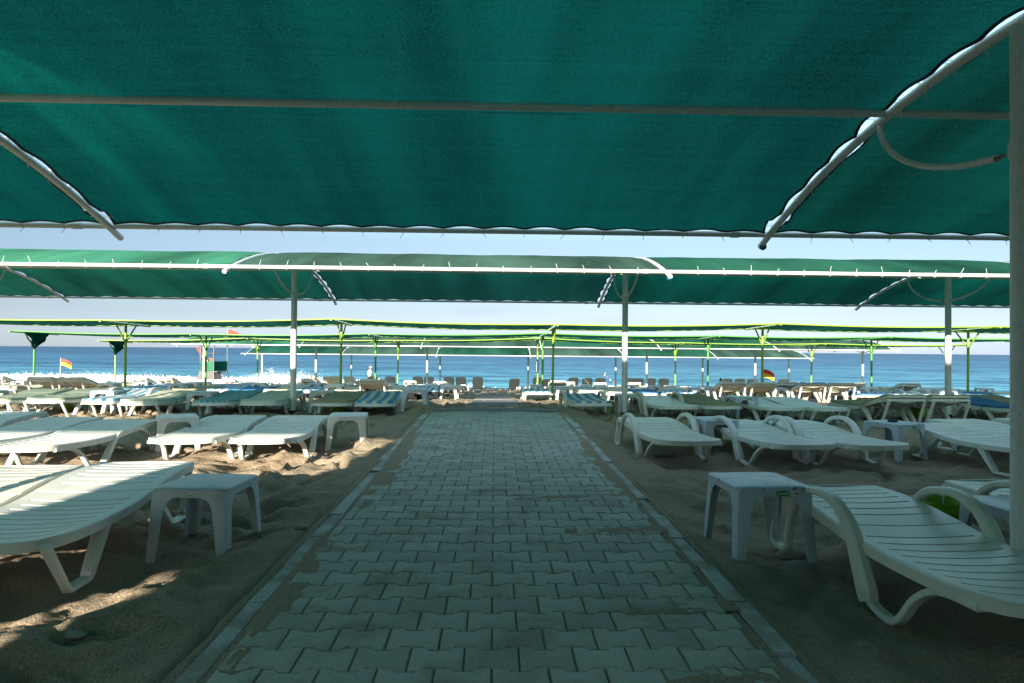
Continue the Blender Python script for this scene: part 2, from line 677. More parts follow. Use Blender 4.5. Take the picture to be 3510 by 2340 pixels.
M['bluec'] = mat_terry('blue_fabric', (.05, .19, .36))
M['stripe'] = mat_stripes('blue_white_stripes', (.60, .62, .56), (.03, .24, .46), .17)
M['stripe2'] = mat_stripes('orange_white_stripes', (.66, .60, .48), (.48, .20, .06), .15)
M['check'] = mat_stripes('teal_checks', (.07, .26, .33), (.30, .46, .42), .10, .5, 0, True)
M['pot'] = mat_plain('lime_plastic_pot', (.20, .40, .012), .45, 0, .1, 6)
M['sea'] = mat_sea()
M['foam'] = mat_foam()
M['red'] = mat_plain('red_cloth', (.62, .05, .025), .8)
M['yellow'] = mat_plain('yellow_cloth', (.80, .48, .03), .8)
M['ash'] = mat_plain('black_ashtray', (.02, .02, .02), .35)
M['stone'] = mat_plain('grey_stone', (.23, .215, .19), .9, 0, .3, 30)
M['stk_green'] = mat_plain('sticker_green', (.02, .22, .03), .5, 0, .02)
M['stk_white'] = mat_plain('sticker_white', (.62, .64, .62), .5, 0, .02)
M['stk_grey'] = mat_plain('sticker_grey', (.30, .33, .33), .5, 0, .02)
M['ink'] = mat_plain('black_ink', (.02, .02, .02), .6, 0, .02)
M['ink_white'] = mat_plain('white_ink', (.8, .82, .78), .6, 0, .02)
M['ink_yellow'] = mat_plain('yellow_ink', (.65, .50, .04), .6, 0, .02)
M['skin'] = mat_plain('skin', (.45, .27, .19), .6, 0, .08, 12)
M['shirt'] = mat_plain('white_shirt', (.72, .66, .60), .9)
M['hat'] = mat_plain('cream_hat', (.72, .68, .55), .9)
M['shorts'] = mat_plain('pale_shorts', (.35, .33, .31), .9)
M['hair'] = mat_plain('brown_hair', (.055, .018, .012), .6, 0, .4, 40)
M['hair2'] = mat_plain('dark_hair', (.03, .015, .012), .6, 0, .4, 40)
M['topgreen'] = mat_plain('grey_green_top', (.12, .19, .15), .9)
M['topnavy'] = mat_plain('navy_top', (.025, .028, .045), .9)
M['plaster'] = mat_plain('bar_plaster', (.5, .46, .4), .9)
M['rooftile'] = mat_plain('bar_roof_tiles', (.25, .11, .07), .9)
M['wood'] = mat_plain('dark_wood', (.12, .07, .04), .7)
M['pgrey'] = mat_plain('grey_board', (.10, .10, .095), .8, 0, .1, 4)
M['steelgrey'] = mat_plain('grey_steel_paint', (.12, .125, .13), .5, .2)

# ------------------------------------------------------------------ ground
PY = [-80, 0, 13.5, 16.5, 19, 24, 29, 36.6, 45.8, 51, 54, 57, 60, 63, 80, 400]
PZ = [-.06, -.06, -.06, -.14, -.27, -.48, -.72, -1.14, -1.76, -1.98, -2.04, -2.10, -2.46, -2.95, -6, -9]
PX0, PX1, PEND = -.96, 1.02, 10.9


def path_z(y):
    return .0174 * (y - 2.3)


def sstep(a, b, x):
    t = np.clip((x - a) / (b - a), 0, 1)
    return t * t * (3 - 2 * t)


def gz(X, Y):
    X = np.asarray(X, float); Y = np.asarray(Y, float)
    sh = np.clip(-(X + 8) * .22, 0, 12) * sstep(38, 60, Y)
    z = np.interp(Y - sh, PY, PZ)
    # sand banked up against the raised walkway and over its far end
    dx = np.maximum(np.maximum(PX0 - .18 - X, X - PX1 - .18), 0)
    dy = np.maximum(Y - PEND, 0)
    pz = path_z(np.minimum(Y, PEND)) - .035
    w = (1 - sstep(0, .75, dx)) * (1 - sstep(.0, 3.0, dy)) * sstep(-3, 0, Y)
    z = z * (1 - w) + np.maximum(z, pz) * w
    # bed of the walkway
    inside = (X > PX0 - .16) & (X < PX1 + .16) & (Y < PEND + .03) & (Y > -2)
    z = np.where(inside, path_z(Y) - .075, z)
    return z


def G(x, y):
    return float(gz(x, y))


def grow(a, b, step, maxstep, ratio):
    out = [a]
    s = step
    while out[-1] < b:
        out.append(out[-1] + s)
        s = min(maxstep, s * ratio)
    return out


def value_noise(X, Y, f, seed):
    r = np.random.default_rng(seed)
    T = r.random((256, 256))
    x = X * f + 1000.3; y = Y * f + 1000.7
    xi = np.floor(x).astype(int); yi = np.floor(y).astype(int)
    u = x - xi; v = y - yi
    u = u * u * (3 - 2 * u); v = v * v * (3 - 2 * v)
    g = lambda a, b: T[a % 256, b % 256]
    return (g(xi, yi) * (1 - u) * (1 - v) + g(xi + 1, yi) * u * (1 - v) + g(xi, yi + 1) * (1 - u) * v + g(xi + 1, yi + 1) * u * v) - .5


xr = grow(7.0, 900, .05, 60, 1.06)
xs = np.array([-v for v in reversed(xr)] + list(np.arange(-6.96, 7.0, .04)) + xr)
yn = list(np.arange(1.2, 10.0, .035))
ys = np.array([-300, -120, -60, -30, -15, -8, -4, -2, -1, 0, .6] + yn + grow(10.0, 66, .04, .35, 1.012) + [75, 100, 200, 400])
GX, GY = np.meshgrid(xs, ys)
GZ = gz(GX, GY)
free = 1.0 - ((GX > PX0 - .15) & (GX < PX1 + .15) & (GY < PEND + .05)).astype(float)
edge = np.clip(np.maximum(np.maximum(PX0 - .1 - GX, GX - PX1 - .1), (GY - PEND)) / .45, 0, 1)
near = 1 - sstep(45, 60, GY)
# trodden sand: soft lumps, footprints, crests
D = .075 * value_noise(GX, GY, 1.1, 1) + .085 * value_noise(GX + .3 * GY, GY, 2.6, 2) + .05 * value_noise(GX, GY, 5.5, 3)
D += .022 * value_noise(GX * .7, GY * 1.6, 11, 4) + .008 * value_noise(GX, GY, 23, 5)
ridge = np.abs(value_noise(GX * .8 + .35 * GY, GY * 1.3, 2.1, 8))
D += .07 * (np.exp(-(ridge / .07) ** 2) * .5)
D -= .02
npit = 5200
px = rng.uniform(-13, 14, npit); py = rng.uniform(1.0, 17, npit)
pa = rng.uniform(0, math.pi, npit); pd = rng.uniform(.012, .038, npit)
pw = rng.uniform(.05, .10, npit); pl = rng.uniform(.09, .18, npit)
for i in range(npit):
    i0 = np.searchsorted(xs, px[i] - .42); i1 = np.searchsorted(xs, px[i] + .42)
    j0 = np.searchsorted(ys, py[i] - .42); j1 = np.searchsorted(ys, py[i] + .42)
    if i1 <= i0 or j1 <= j0:
        continue
    dx = GX[j0:j1, i0:i1] - px[i]; dy = GY[j0:j1, i0:i1] - py[i]
    c, s = math.cos(pa[i]), math.sin(pa[i])
    u = (dx * c + dy * s) / pl[i]; v = (-dx * s + dy * c) / pw[i]
    r2 = u * u + v * v
    k = .55 if px[i] > 1 and py[i] < 6 else 1.0
    D[j0:j1, i0:i1] += k * pd[i] * (-np.exp(-r2) + .55 * np.exp(-(np.sqrt(r2) - 1.7) ** 2 / .3))
r1 = 1 - np.abs(2 * value_noise(GX + .15 * value_noise(GX, GY, 1.5, 40) * 6, GY * 1.2, 2.4, 31)) * 1.6
r2 = 1 - np.abs(2 * value_noise(GX * .9, GY * 1.3 + .1 * value_noise(GX, GY, 2.5, 41) * 5, 5.2, 32)) * 1.6
D += .030 * np.clip(r1, 0, 1) ** 2 + .020 * np.clip(r2, 0, 1) ** 2 - .02
D = np.clip(D * 1.35, -.095, .09)
# trodden flat round the feet of the front furniture
for (fx_, fz_, rx_, ry_) in ((-2.0, 3.3, .35, .4), (-2.5, 3.6, .75, .9), (-1.8, 4.1, .45, .45), (1.45, 4.0, .5, .5), (2.1, 3.3, .6, 1.2), (-3.0, 7.4, 1.0, .9), (2.0, 7.5, .6, .9), (3.4, 7.5, .9, .9), (5.4, 7.3, .9, .9), (-4.6, 7.2, .9, .9)):
    w_ = np.exp(-(((GX - fx_) / rx_) ** 2 + ((GY - fz_) / ry_) ** 2))
    D = D * (1 - .5 * w_) - .03 * w_
amp = edge * free * near
side = np.where(GX > 1.0, .8, 1.0)
amp = amp * (1 - (1 - side) * (1 - sstep(6, 9, GY)))
amp = np.where(GY > 16, amp * .9, amp)
GZ = GZ + D * amp
# shingle roughness near the water
GZ += (1 - near) * .05 * value_noise(GX, GY, 3.0, 9) * (GY < 64)
nx, ny = len(xs), len(ys)
V = np.stack([GX.ravel(), GY.ravel(), GZ.ravel()], 1)
idx = np.arange(nx * ny).reshape(ny, nx)
F = np.stack([idx[:-1, :-1].ravel(), idx[:-1, 1:].ravel(), idx[1:, 1:].ravel(), idx[1:, :-1].ravel()], 1)
me = bpy.data.meshes.new('beach_ground')
me.vertices.add(len(V)); me.vertices.foreach_set('co', V.ravel())
me.loops.add(F.size); me.loops.foreach_set('vertex_index', F.ravel())
me.polygons.add(len(F)); me.polygons.foreach_set('loop_start', np.arange(0, F.size, 4))
me.polygons.foreach_set('use_smooth', np.ones(len(F), bool))
me.materials.append(M['sand'])
me.update(); me.validate()
beach = bpy.data.objects.new('beach_ground', me)
COL.objects.link(beach)
tag(beach, kind='structure')


def sand_at(x, y):
    i = min(max(np.searchsorted(xs, x), 0), nx - 1); j = min(max(np.searchsorted(ys, y), 0), ny - 1)
    return float(GZ[j, i])


# ------------------------------------------------------------------ sea
SEA = -2.5
sx = np.array(grow(-3000, -150, 700, 700, 1.0)[:-1] + list(np.arange(-150, 150, 1.6)) + grow(150, 3000, 200, 700, 1.3))
sy = np.array(grow(57.0, 30000, .45, 3000, 1.025))
SX, SY = np.meshgrid(sx, sy)
dist = SY - 57
SZ = SEA + (.16 * value_noise(SX, SY * 2.2, .10, 21) * 2 + .10 * value_noise(SX, SY * 2.5, .28, 22) * 2) * np.clip(dist / 6, .2, 1) * np.exp(-dist / 260)
nx2, ny2 = len(sx), len(sy)
V = np.stack([SX.ravel(), SY.ravel(), SZ.ravel()], 1)
idx = np.arange(nx2 * ny2).reshape(ny2, nx2)
F = np.stack([idx[:-1, :-1].ravel(), idx[:-1, 1:].ravel(), idx[1:, 1:].ravel(), idx[1:, :-1].ravel()], 1)
me = bpy.data.meshes.new('sea_water')
me.vertices.add(len(V)); me.vertices.foreach_set('co', V.ravel())
me.loops.add(F.size); me.loops.foreach_set('vertex_index', F.ravel())
me.polygons.add(len(F)); me.polygons.foreach_set('loop_start', np.arange(0, F.size, 4))
me.polygons.foreach_set('use_smooth', np.ones(len(F), bool))
me.materials.append(M['sea'])
me.update(); me.validate()
sea = bpy.data.objects.new('sea', me); COL.objects.link(sea); tag(sea, kind='structure')


def shore_y(x):
    return 60.6 + min(max(-(x + 8) * .22, 0), 12) + .8 * math.sin(x * .13) + .4 * math.sin(x * .41)


# breaking wave of foam along the shore
fb = MB()
fx = np.arange(-75, 50, .28)
fs_, nb_ = [], 18
for i, x in enumerate(fx):
    big = 1.0 if x < -19 else max(.10, 1.0 - (x + 19) / 9 * .9)
    lump = .65 + .7 * (mn.noise((x * .35, 3, 0)) * .5 + .5)
    for k in range(nb_):
        t = k / (nb_ - 1)
        w = 3.4
        y = shore_y(x) + (t - .25) * w
        prof = math.sin(math.pi * min(1, t * 1.05)) ** .6 if t < .9523 else 0
        n1 = mn.noise((x * 1.3, y * 1.3, 0)) * .35 + mn.noise((x * 3.7, y * 3.7, 5)) * .28 + mn.noise((x * 8, y * 8, 9)) * .14
        z = SEA - .15 + prof * (.58 * big * lump + .15) * (1 + .7 * n1)
        fb.v.append((x + mn.noise((x * 2, t * 5, 3)) * .1, y + n1 * .3, z))
for i in range(len(fx) - 1):
    for k in range(nb_ - 1):
        a = i * nb_ + k
        fb.f.append((a, a + 1, a + nb_ + 1, a + nb_)); fb.m.append(0)
# spray thrown up where the wave hits harder, and bubbles of foam along the crest
def blob(mb, c, r):
    v = [(c[0] + r * a, c[1] + r * b, c[2] + r * d) for a, b, d in ((1, 0, 0), (-1, 0, 0), (0, 1, 0), (0, -1, 0), (0, 0, 1), (0, 0, -1))]
    mb.add(v, [(0, 2, 4), (2, 1, 4), (1, 3, 4), (3, 0, 4), (2, 0, 5), (1, 2, 5), (3, 1, 5), (0, 3, 5)])
for (x0, sdx, hh, n) in ((-20.5, 1.7, .55, 2200), (-17.8, 1.3, .60, 1800), (-40, 3, .30, 900), (-34, 3, .25, 700), (-27, 3, .2, 500), (-6.2, 1.0, .22, 500), (-2.2, .6, .2, 200), (-47, 4, .25, 600)):
    for _ in range(n):
        x = x0 + random.gauss(0, sdx)
        h = abs(random.gauss(0, hh)) * math.exp(-abs(x - x0) / (sdx * 2))
        z = SEA + (.50 if x0 < -10 else .2) + h
        x += random.gauss(0, .12)
        blob(fb, (x, shore_y(x) + 1.2 + random.gauss(0, .5), z), random.uniform(.010, .034) * (1.7 if h < .3 else 1))
for _ in range(2600):
    x = random.uniform(-60, -10)
    blob(fb, (x, shore_y(x) + 1.0 + random.gauss(0, .5), SEA + .55 + random.gauss(0, .11)), random.uniform(.03, .09))
foam = fb.build('breaking_wave_foam', M['foam'], smooth=60)
tag(foam, 'white foam of the breaking wave along the shoreline', 'surf', kind='stuff')
# scattered shingle on the berm
pbm = MB()
for _ in range(7000):
    x = random.uniform(-62, 30)
    y = 52.5 + min(max(-(x + 8) * .22, 0), 12) + random.random() * 6.5
    r = random.uniform(.03, .09)
    z = G(x, y) + r * .1
    blob(pbm, (x, y, z), r)
tag(pbm.build('shingle', M['stone'], smooth=80), 'grey shingle strewn along the water edge', 'pebbles', kind='stuff')

# ------------------------------------------------------------------ paved walkway
pv = MB()
bl, rp, am, gap = .2, .165, .0125, .0032


def wave(x, ph):
    u = ((x - ph) / bl) % 1.0
    d = min(u, 1 - u)          # 0 at joint, .5 at the middle of the block
    return am * max(-1, min(1, (.25 - d) / .055))


nrow = int((PEND - (-.4)) / rp)
for j in range(nrow):
    y0 = -.4 + j * rp
    ph = (j % 2) * bl / 2
    xk = PX0 - bl
    k0 = math.floor((PX0 - ph) / bl)
    for k in range(k0, k0 + 12):
        xa, xb = ph + k * bl, ph + (k + 1) * bl
        ca, cb = max(xa, PX0), min(xb, PX1)
        if cb - ca < .03:
            continue
        # far corners of the walkway are cut off
        if y0 > PEND - .45 and (ca < PX0 + (y0 - (PEND - .45)) * 1.0 - .02 or cb > PX1 - (y0 - (PEND - .45)) * .8 + .02):
            if y0 > PEND - .45 and (ca + cb) / 2 < PX0 + (y0 - (PEND - .55)) or (ca + cb) / 2 > PX1 - (y0 - (PEND - .55)) * .8:
                continue
        brk = [ca]
        for fr in (.195, .305, .695, .805):
            xx = xa + fr * bl
            if ca + .004 < xx < cb - .004:
                brk.append(xx)
        brk.append(cb)
        tj = random.gauss(0, .0012)
        tx, ty = random.gauss(0, .004), random.gauss(0, .006)
        cut_a, cut_b = (gap if ca > PX0 else 0), gap
        lo, hi = [], []
        for q, x in enumerate(brk):
            xx = x + (gap if q == 0 else -gap if q == len(brk) - 1 else 0)
            lo.append((xx, y0 - wave(x, ph) + gap))
            hi.append((xx, y0 + rp + wave(x, ph) - gap))
        ring = lo + hi[::-1]
        n = len(ring)
        cx = sum(p[0] for p in ring) / n; cy = sum(p[1] for p in ring) / n

        def lvl(inset, dz):
            out = []
            for (x, y) in ring:
                ix = x + math.copysign(min(inset, abs(x - cx)), cx - x)
                iy = y + math.copysign(inset, cy - y)
                out.append((ix, iy, path_z(iy) + dz + tj + tx * (ix - cx) + ty * (iy - cy)))
            return out
        vs = lvl(0, -.05) + lvl(0, -.007) + lvl(.003, -.002) + lvl(.008, 0)
        fs = []
        for L in range(3):
            for q in range(n):
                q2 = (q + 1) % n
                fs.append((L * n + q, L * n + q2, (L + 1) * n + q2, (L + 1) * n + q))
        m2 = len(brk)
        # top as strips so that the wavy outline stays planar
        for q in range(m2 - 1):
            fs.append((3 * n + q, 3 * n + q + 1, 3 * n + n - 2 - q, 3 * n + n - 1 - q))
        pv.add(vs, fs)
walk = pv.build('paved_path', M['paver'], smooth=30)
tag(walk, kind='structure')
# sand filling the joints
jb = MB()
jy = np.arange(-.4, PEND + .01, .1)
jx = np.linspace(PX0 - .03, PX1 + .03, 30)
vs = [(x, y, path_z(y) - .0095 + .004 * mn.noise((x * 9, y * 9, 0)) + .0) for y in jy for x in jx]
fs = [(j * 30 + i, j * 30 + i + 1, (j + 1) * 30 + i + 1, (j + 1) * 30 + i) for j in range(len(jy) - 1) for i in range(29)]
jb.add(vs, fs)
tag(jb.build('path_joint_sand', M['sand']), kind='structure')


def drift(cx, cy, lx, ly, ang, hmax, name='path_drift_sand'):
    """thin tongue of blown sand lying over the pavers"""
    b = MB()
    n1, n2 = 48, 24
    c, s = math.cos(ang), math.sin(ang)
    vs, keep = [], []
    for j in range(n2):
        for i in range(n1):
            u, v = i / (n1 - 1) * 2 - 1, j / (n2 - 1) * 2 - 1
            x = cx + (u * lx) * c - (v * ly) * s
            y = cy + (u * lx) * s + (v * ly) * c
            h = hmax * (1 - u * u - v * v) + .004 * mn.noise((x * 6, y * 14, 1)) + .003 * mn.noise((x * 25, y * 40, 2))
            vs.append((x, y, path_z(min(y, PEND)) + h - .0015))
            keep.append(h)
    fs = []
    for j in range(n2 - 1):
        for i in range(n1 - 1):
            q = (j * n1 + i, j * n1 + i + 1, (j + 1) * n1 + i + 1, (j + 1) * n1 + i)
            if max(keep[k] for k in q) > -.004 and all(PX0 - .12 < vs[k][0] < PX1 + .12 for k in q):
                fs.append(q)
    b.add(vs, fs)
    tag(b.build(name, M['sand'], smooth=80, fix=False), kind='structure')


drift(.55, 5.0, .5, .06, .16, .003)
drift(.75, 4.15, .32, .07, .10, .003)
drift(.82, 2.95, .25, .07, .2, .003)
drift(-.92, 6.6, .09, 2.2, .02, .004)
drift(-.92, 3.2, .07, .9, .02, .004)
drift(.99, 6.4, .07, 1.6, .0, .004)
drift(.85, 2.2, .25, .22, .3, .004)
drift(.5, 8.4, .4, .06, -.1, .002)

# kerbs: blocks of pale concrete edging with a mortar haunch outside
for sgn, xe in ((-1, PX0), (1, PX1)):
    kb = MB(); hb = MB()
    y = -.4
    while y < PEND - .5:
        L = .49
        y1 = min(y + L, PEND - .42)
        dz = random.gauss(-.008, .006); dx = random.gauss(0, .006)
        xa, xb = sorted((xe + sgn * (.028 + dx), xe + sgn * (.115 + dx)))
        ds = random.gauss(0, .006)
        a, b_ = y + .004, y1 - .004
        vs = []
        for yy, ex in ((a, 0), (b_, ds)):
            z = path_z(yy) + dz
            vs += [(xa + ex, yy, z - .14), (xa + ex, yy, z - .008), (xa + ex + .008, yy, z), (xb + ex - .008, yy, z), (xb + ex, yy, z - .008), (xb + ex, yy, z - .14)]
        fs = [(i, (i + 1) % 6, 6 + (i + 1) % 6, 6 + i) for i in range(6)] + [(5, 4, 3, 2, 1, 0), (6, 7, 8, 9, 10, 11)]
        kb.add(vs, fs)
        y = y1
    tag(kb.build('kerb', M['kerb'], smooth=30), kind='structure')
    n = 90
    vs = []
    for i in range(n):
        yy = -.4 + i / (n - 1) * (PEND - .1)
        z = path_z(yy)
        o = mn.noise((yy * 1.4, sgn * 3, 0)) * .05
        for (d, h) in ((.095, -.035), (.125, -.018), (.16, -.026), (.22 + o, -.075 + o * .3), (.30 + o, -.18), (.33 + o, -.3)):
            vs.append((xe + sgn * d, yy, z + h + .016 * mn.noise((yy * 5, d * 20, sgn))))
    fs = [(i * 6 + k, i * 6 + k + 1, (i + 1) * 6 + k + 1, (i + 1) * 6 + k) for i in range(n - 1) for k in range(5)]
    hb.add(vs, fs)
    tag(hb.build('kerb_bank_sand', M['sand'], smooth=80), kind='structure')

# ------------------------------------------------------------------ beach mats continuing the walkway
mats_def = [(10.95, 11.75, -.98, 1.02, 'greymat'), (11.72, 13.9, -.62, .66, 'tanmat'), (13.85, 16.8, -.52, .52, 'greymat'),
            (16.75, 19.6, -.50, .50, 'greymat'), (19.55, 22.3, -.46, .50, 'tanmat'), (22.25, 25.0, -.44, .48, 'greymat')]
M['greymat'] = mat_stripes('grey_ribbed_mat', (.15, .16, .16), (.25, .25, .24), .03)
M['tanmat'] = mat_stripes('tan_ribbed_mat', (.30, .25, .19), (.36, .30, .23), .05)
mat_labels = ['grey ribbed mat laid against the end of the paved walkway', 'tan ribbed mat overlapping the first grey one beyond the paving',
              'grey ribbed mat between the two lit strips of sand, third from the paving', 'grey ribbed mat, fourth from the paving towards the sea',
              'tan ribbed mat, fifth from the paving towards the sea', 'farthest grey ribbed mat, ending short of the shingle']
for i, (a, b_, x0, x1, mk) in enumerate(mats_def):
    b = MB()
    nn, mm = 20, 60
    vs = []
    off = x0 * .4
    for j in range(nn):
        y = a + (b_ - a) * j / (nn - 1)
        for k in range(mm):
            x = x0 + (x1 - x0) * k / (mm - 1) + (.02 * (y - a)) * .3
            rib = .003 * (k % 2)
            vs.append((x, y, G(0, y) + .045 + .012 * i % .024 + rib + .006 * mn.noise((x * 2, y * 2, i))))
    qs = [(j * mm + k, j * mm + k + 1, (j + 1) * mm + k + 1, (j + 1) * mm + k) for j in range(nn - 1) for k in range(mm - 1)]
    b.shell(vs, qs, (0, 0, -.02))
    tag(b.build('beach_mat', M[mk], smooth=0), mat_labels[i], 'beach mat', 'beach mats leading to the sea')


# ------------------------------------------------------------------ loungers
HW = .335
LEN = 1.9
HINGE = 1.12


def prof(s):
    a = .275 - .018 * math.sin(math.pi * min(s, 1.2) / 1.2)
    return a + .055 * (lambda t: t * t * (3 - 2 * t))(min(max((s - .85) / .8, 0), 1))


def poser(raise_deg):
    ca, sa = math.cos(R(raise_deg)), math.sin(R(raise_deg))
    h0 = prof(HINGE)

    def P(s, t, dh=0.0):
        B = .12 * max(0, 1 - s / .95) - .035 * max(0, (s - 1.55) / .35)
        y = s + B * (.5 * t * t + .5 * t ** 8)
        rr = 0
        hw = HW * (1 - .05 * max(0, 1 - s / .18) ** 2 - .06 * max(0, (s - 1.7) / .2) ** 2)
        x = hw * t
        h = prof(s) + dh - .014 * (1 - t * t)
        if raise_deg and s > HINGE - 1e-6:
            dy, dz = y - HINGE, h - h0
            return Vector((x, HINGE + dy * ca - dz * sa, h0 + dy * sa + dz * ca))
        return Vector((x, y, h))
    return P


TS = [-1, -.985, -.9, -.82, -.6, -.4, -.2, 0, .2, .4, .6, .82, .9, .985, 1]


def emit_bed(mb, P, s0, s1, coarse=False):
    rows = [s0, s0 + .055]
    slots = []
    s = s0 + .055
    while s + .102 < s1 - .05:
        rows.append(s + .084)
        rows.append(s + .101)
        slots.append(len(rows) - 2)
        s += .101
    rows.append(s1)
    n = len(TS)
    vs = []
    for r_ in rows:
        for t in TS:
            dh = -.006 if abs(t) == 1 else 0
            vs.append(P(r_, t, dh))
    qs = []
    for j in range(len(rows) - 1):
        for k in range(n - 1):
            if j in slots and 3 <= k <= n - 5 and abs(TS[k]) < .83 and abs(TS[k + 1]) < .83:
                continue
            qs.append((j * n + k, j * n + k + 1, (j + 1) * n + k + 1, (j + 1) * n + k))
    mb.shell(vs, qs, (0, 0, -.012))


def emit_skirt(mb, P, s0, s1, near_end, far_end, a=.026):
    pts = []
    ss = np.linspace(s0, s1, 14)
    dh = -a - .004
    right = [P(s, 1, dh) for s in ss]
    left = [P(s, -1, dh) for s in ss]
    nearp = [P(s0, t, dh + .014 * (1 - t * t)) for t in np.linspace(-1, 1, 13)][1:-1]
    farp = [P(s1, t, dh + .014 * (1 - t * t)) for t in np.linspace(1, -1, 13)][1:-1]
    if near_end and far_end:
        mb.sweep(nearp + right + farp + left[::-1], (0, 0, 1), a, .008, closed=True)
    elif near_end:
        mb.sweep(left[::-1] + nearp + right, (0, 0, 1), a, .008)
    elif far_end:
        mb.sweep(right + farp + left[::-1], (0, 0, 1), a, .008)
    else:
        mb.sweep(right, (0, 0, 1), a, .008); mb.sweep(left, (0, 0, 1), a, .008)


def vleg_pts(x, s_a, s_b, s_c, s_d, lift=0.0):
    sp = .02 * (1 if x > 0 else -1)
    return [(x, s_a, prof(s_a) - .03 + lift), (x + sp, s_b, .012), (x + sp, s_b + .02, -.012), (x + sp, s_c - .02, -.012), (x + sp, s_c, .012), (x, s_d, prof(s_d) - .03)]


def emit_vleg(mb, x, s_a, s_b, s_c, s_d, lift=0.0):
    p = vleg_pts(x, s_a, s_b, s_c, s_d, lift)
    mb.sweep(p, (1, 0, 0), [.024, .02, .026, .03, .03, .034], [.016, .013, .012, .012, .022, .034])
    # stiffening rib on the broad strut
    q = [(x + (.03 if x > 0 else -.03), s_c - .015, .02), (x + (.032 if x > 0 else -.032), s_d - .01, prof(s_d) - .05)]
    mb.sweep(q, (1, 0, 0), .006, .008)


def emit_arm_near(mb, x):
    sp = .03 * (1 if x > 0 else -1)
    p = smooth_path([(x, .12, prof(.12) - .045), (x, .34, prof(.3) - .055), (x + sp * .5, .47, .13), (x + sp, .55, .02), (x + sp, .62, -.02), (x + sp, .74, -.008), (x + sp, .84, .03)], 4)
    mb.sweep(p, (1, 0, 0), .024, .015)


def emit_arm_arch(mb, x):
    sp = .03 * (1 if x > 0 else -1)
    p = smooth_path([(x + sp, .80, .0), (x + sp * 1.1, .87, .15), (x + sp * 1.2, .95, .30), (x + sp * 1.3, 1.06, .385), (x + sp * 1.3, 1.22, .42), (x + sp * 1.2, 1.40, .39), (x + sp * 1.1, 1.53, .30), (x + sp, 1.62, .16), (x + sp, 1.66, .0)], 4)
    n = len(p)
    mb.sweep(p, (1, 0, 0), [.034 - .012 * i / n for i in range(n)], [min(.040 + .012 * i, max(.022, .056 - .075 * i / n)) for i in range(n)], bev=.45)


def emit_low_strut(mb, x):
    sp = .025 * (1 if x > 0 else -1)
    p = smooth_path([(x + sp, .80, .0), (x + sp, .87, .10), (x + sp, .95, .20), (x + sp * .6, 1.06, .262), (x, 1.25, .285)], 4)
    n = len(p)
    mb.sweep(p, (1, 0, 0), [.034 - .012 * i / n for i in range(n)], [.03 - .014 * i / n for i in range(n)])
    p = smooth_path([(x, 1.28, .285), (x + sp * .6, 1.44, .27), (x + sp, 1.56, .20), (x + sp, 1.63, .10), (x + sp, 1.66, .0)], 4)
    mb.sweep(p, (1, 0, 0), .024, .018)


def emit_arm_far(mb, x):
    sp = .03 * (1 if x > 0 else -1)
    p = smooth_path([(x + sp, 1.64, .02), (x + sp, 1.70, -.012), (x + sp, 1.79, -.012), (x + sp, 1.85, .04), (x, 1.87, .2), (x, 1.86, prof(1.86) - .03)], 4)
    mb.sweep(p, (1, 0, 0), .024, .015)


def emit_cushion(mb, P, s0, s1, th=.045, seed=0, fold=False):
    ns, nt = 40, 14
    vs, qs = [], []
    for j in range(ns + 1):
        s = s0 + (s1 - s0) * j / ns
        for i in range(nt + 1):
            t = -1 + 2 * i / nt
            e = min(1 - abs(t), min(j, ns - j) / ns * 3.2)
            puff = th * (min(1, (e + .06) / .16)) ** .5
            wr = .006 * mn.noise((s * 7 + seed, t * 3, seed)) + .012 * mn.noise((s * 2.1, t * 1.3, seed + 5))
            seam = -.008 * math.exp(-((s - .62) / .012) ** 2) - .010 * math.exp(-((s - HINGE) / .015) ** 2)
            vs.append(P(s, t * .97, puff + wr + seam + .004))
    w = nt + 1
    qs = [(j * w + i, j * w + i + 1, (j + 1) * w + i + 1, (j + 1) * w + i) for j in range(ns) for i in range(nt)]
    n0 = len(vs)
    bot = []
    for j in range(ns + 1):
        s = s0 + (s1 - s0) * j / ns
        for i in range(w):
            t = -1 + 2 * i / nt
            bot.append(P(s, t * .97, .003))
    allv = vs + bot
    fs = list(qs) + [tuple(x + n0 for x in reversed(q)) for q in qs]
    for i in range(nt):
        fs.append((i + 1, i, n0 + i, n0 + i + 1))
        k = ns * w
        fs.append((k + i, k + i + 1, n0 + k + i + 1, n0 + k + i))
    for j in range(ns):
        fs.append((j * w, (j + 1) * w, n0 + (j + 1) * w, n0 + j * w))
        k = nt
        fs.append(((j + 1) * w + k, j * w + k, n0 + j * w + k, n0 + (j + 1) * w + k))
    mb.add(allv, fs)
    if fold:   # head end of the pad folded over
        vs2 = []
        for j in range(11):
            s = s0 + .02 + .42 * j / 10
            for i in range(w):
                t = -1 + 2 * i / nt
                e = min(1 - abs(t), min(j, 10 - j) / 10)
                vs2.append(P(s, t * .95, th + .008 + th * .9 * (min(1, (e + .05) / .2)) ** .5 + .008 * mn.noise((s * 9, t * 4, seed))))
        q2 = [(j * w + i, j * w + i + 1, (j + 1) * w + i + 1, (j + 1) * w + i) for j in range(10) for i in range(nt)]
        mb.shell(vs2, q2, (0, 0, -.03))


def emit_raise_frame(mb, P, deg):
    """prop and cross ribs seen under a raised backrest"""
    for x in (-.27, .27):
        a = P(1.62, x / HW, -.03)
        mb.sweep([(x, a.y, a.z), (x, a.y + .04, prof(1.7) - .02)], (1, 0, 0), .012, .014)
    for s in (1.3, 1.5, 1.7, 1.84):
        pts = [P(s, t, -.03 - .05 * (1 - t * t)) for t in np.linspace(-.95, .95, 9)]
        mb.sweep(pts, (0, .3, 1), .012, .010)


PROTO = {}


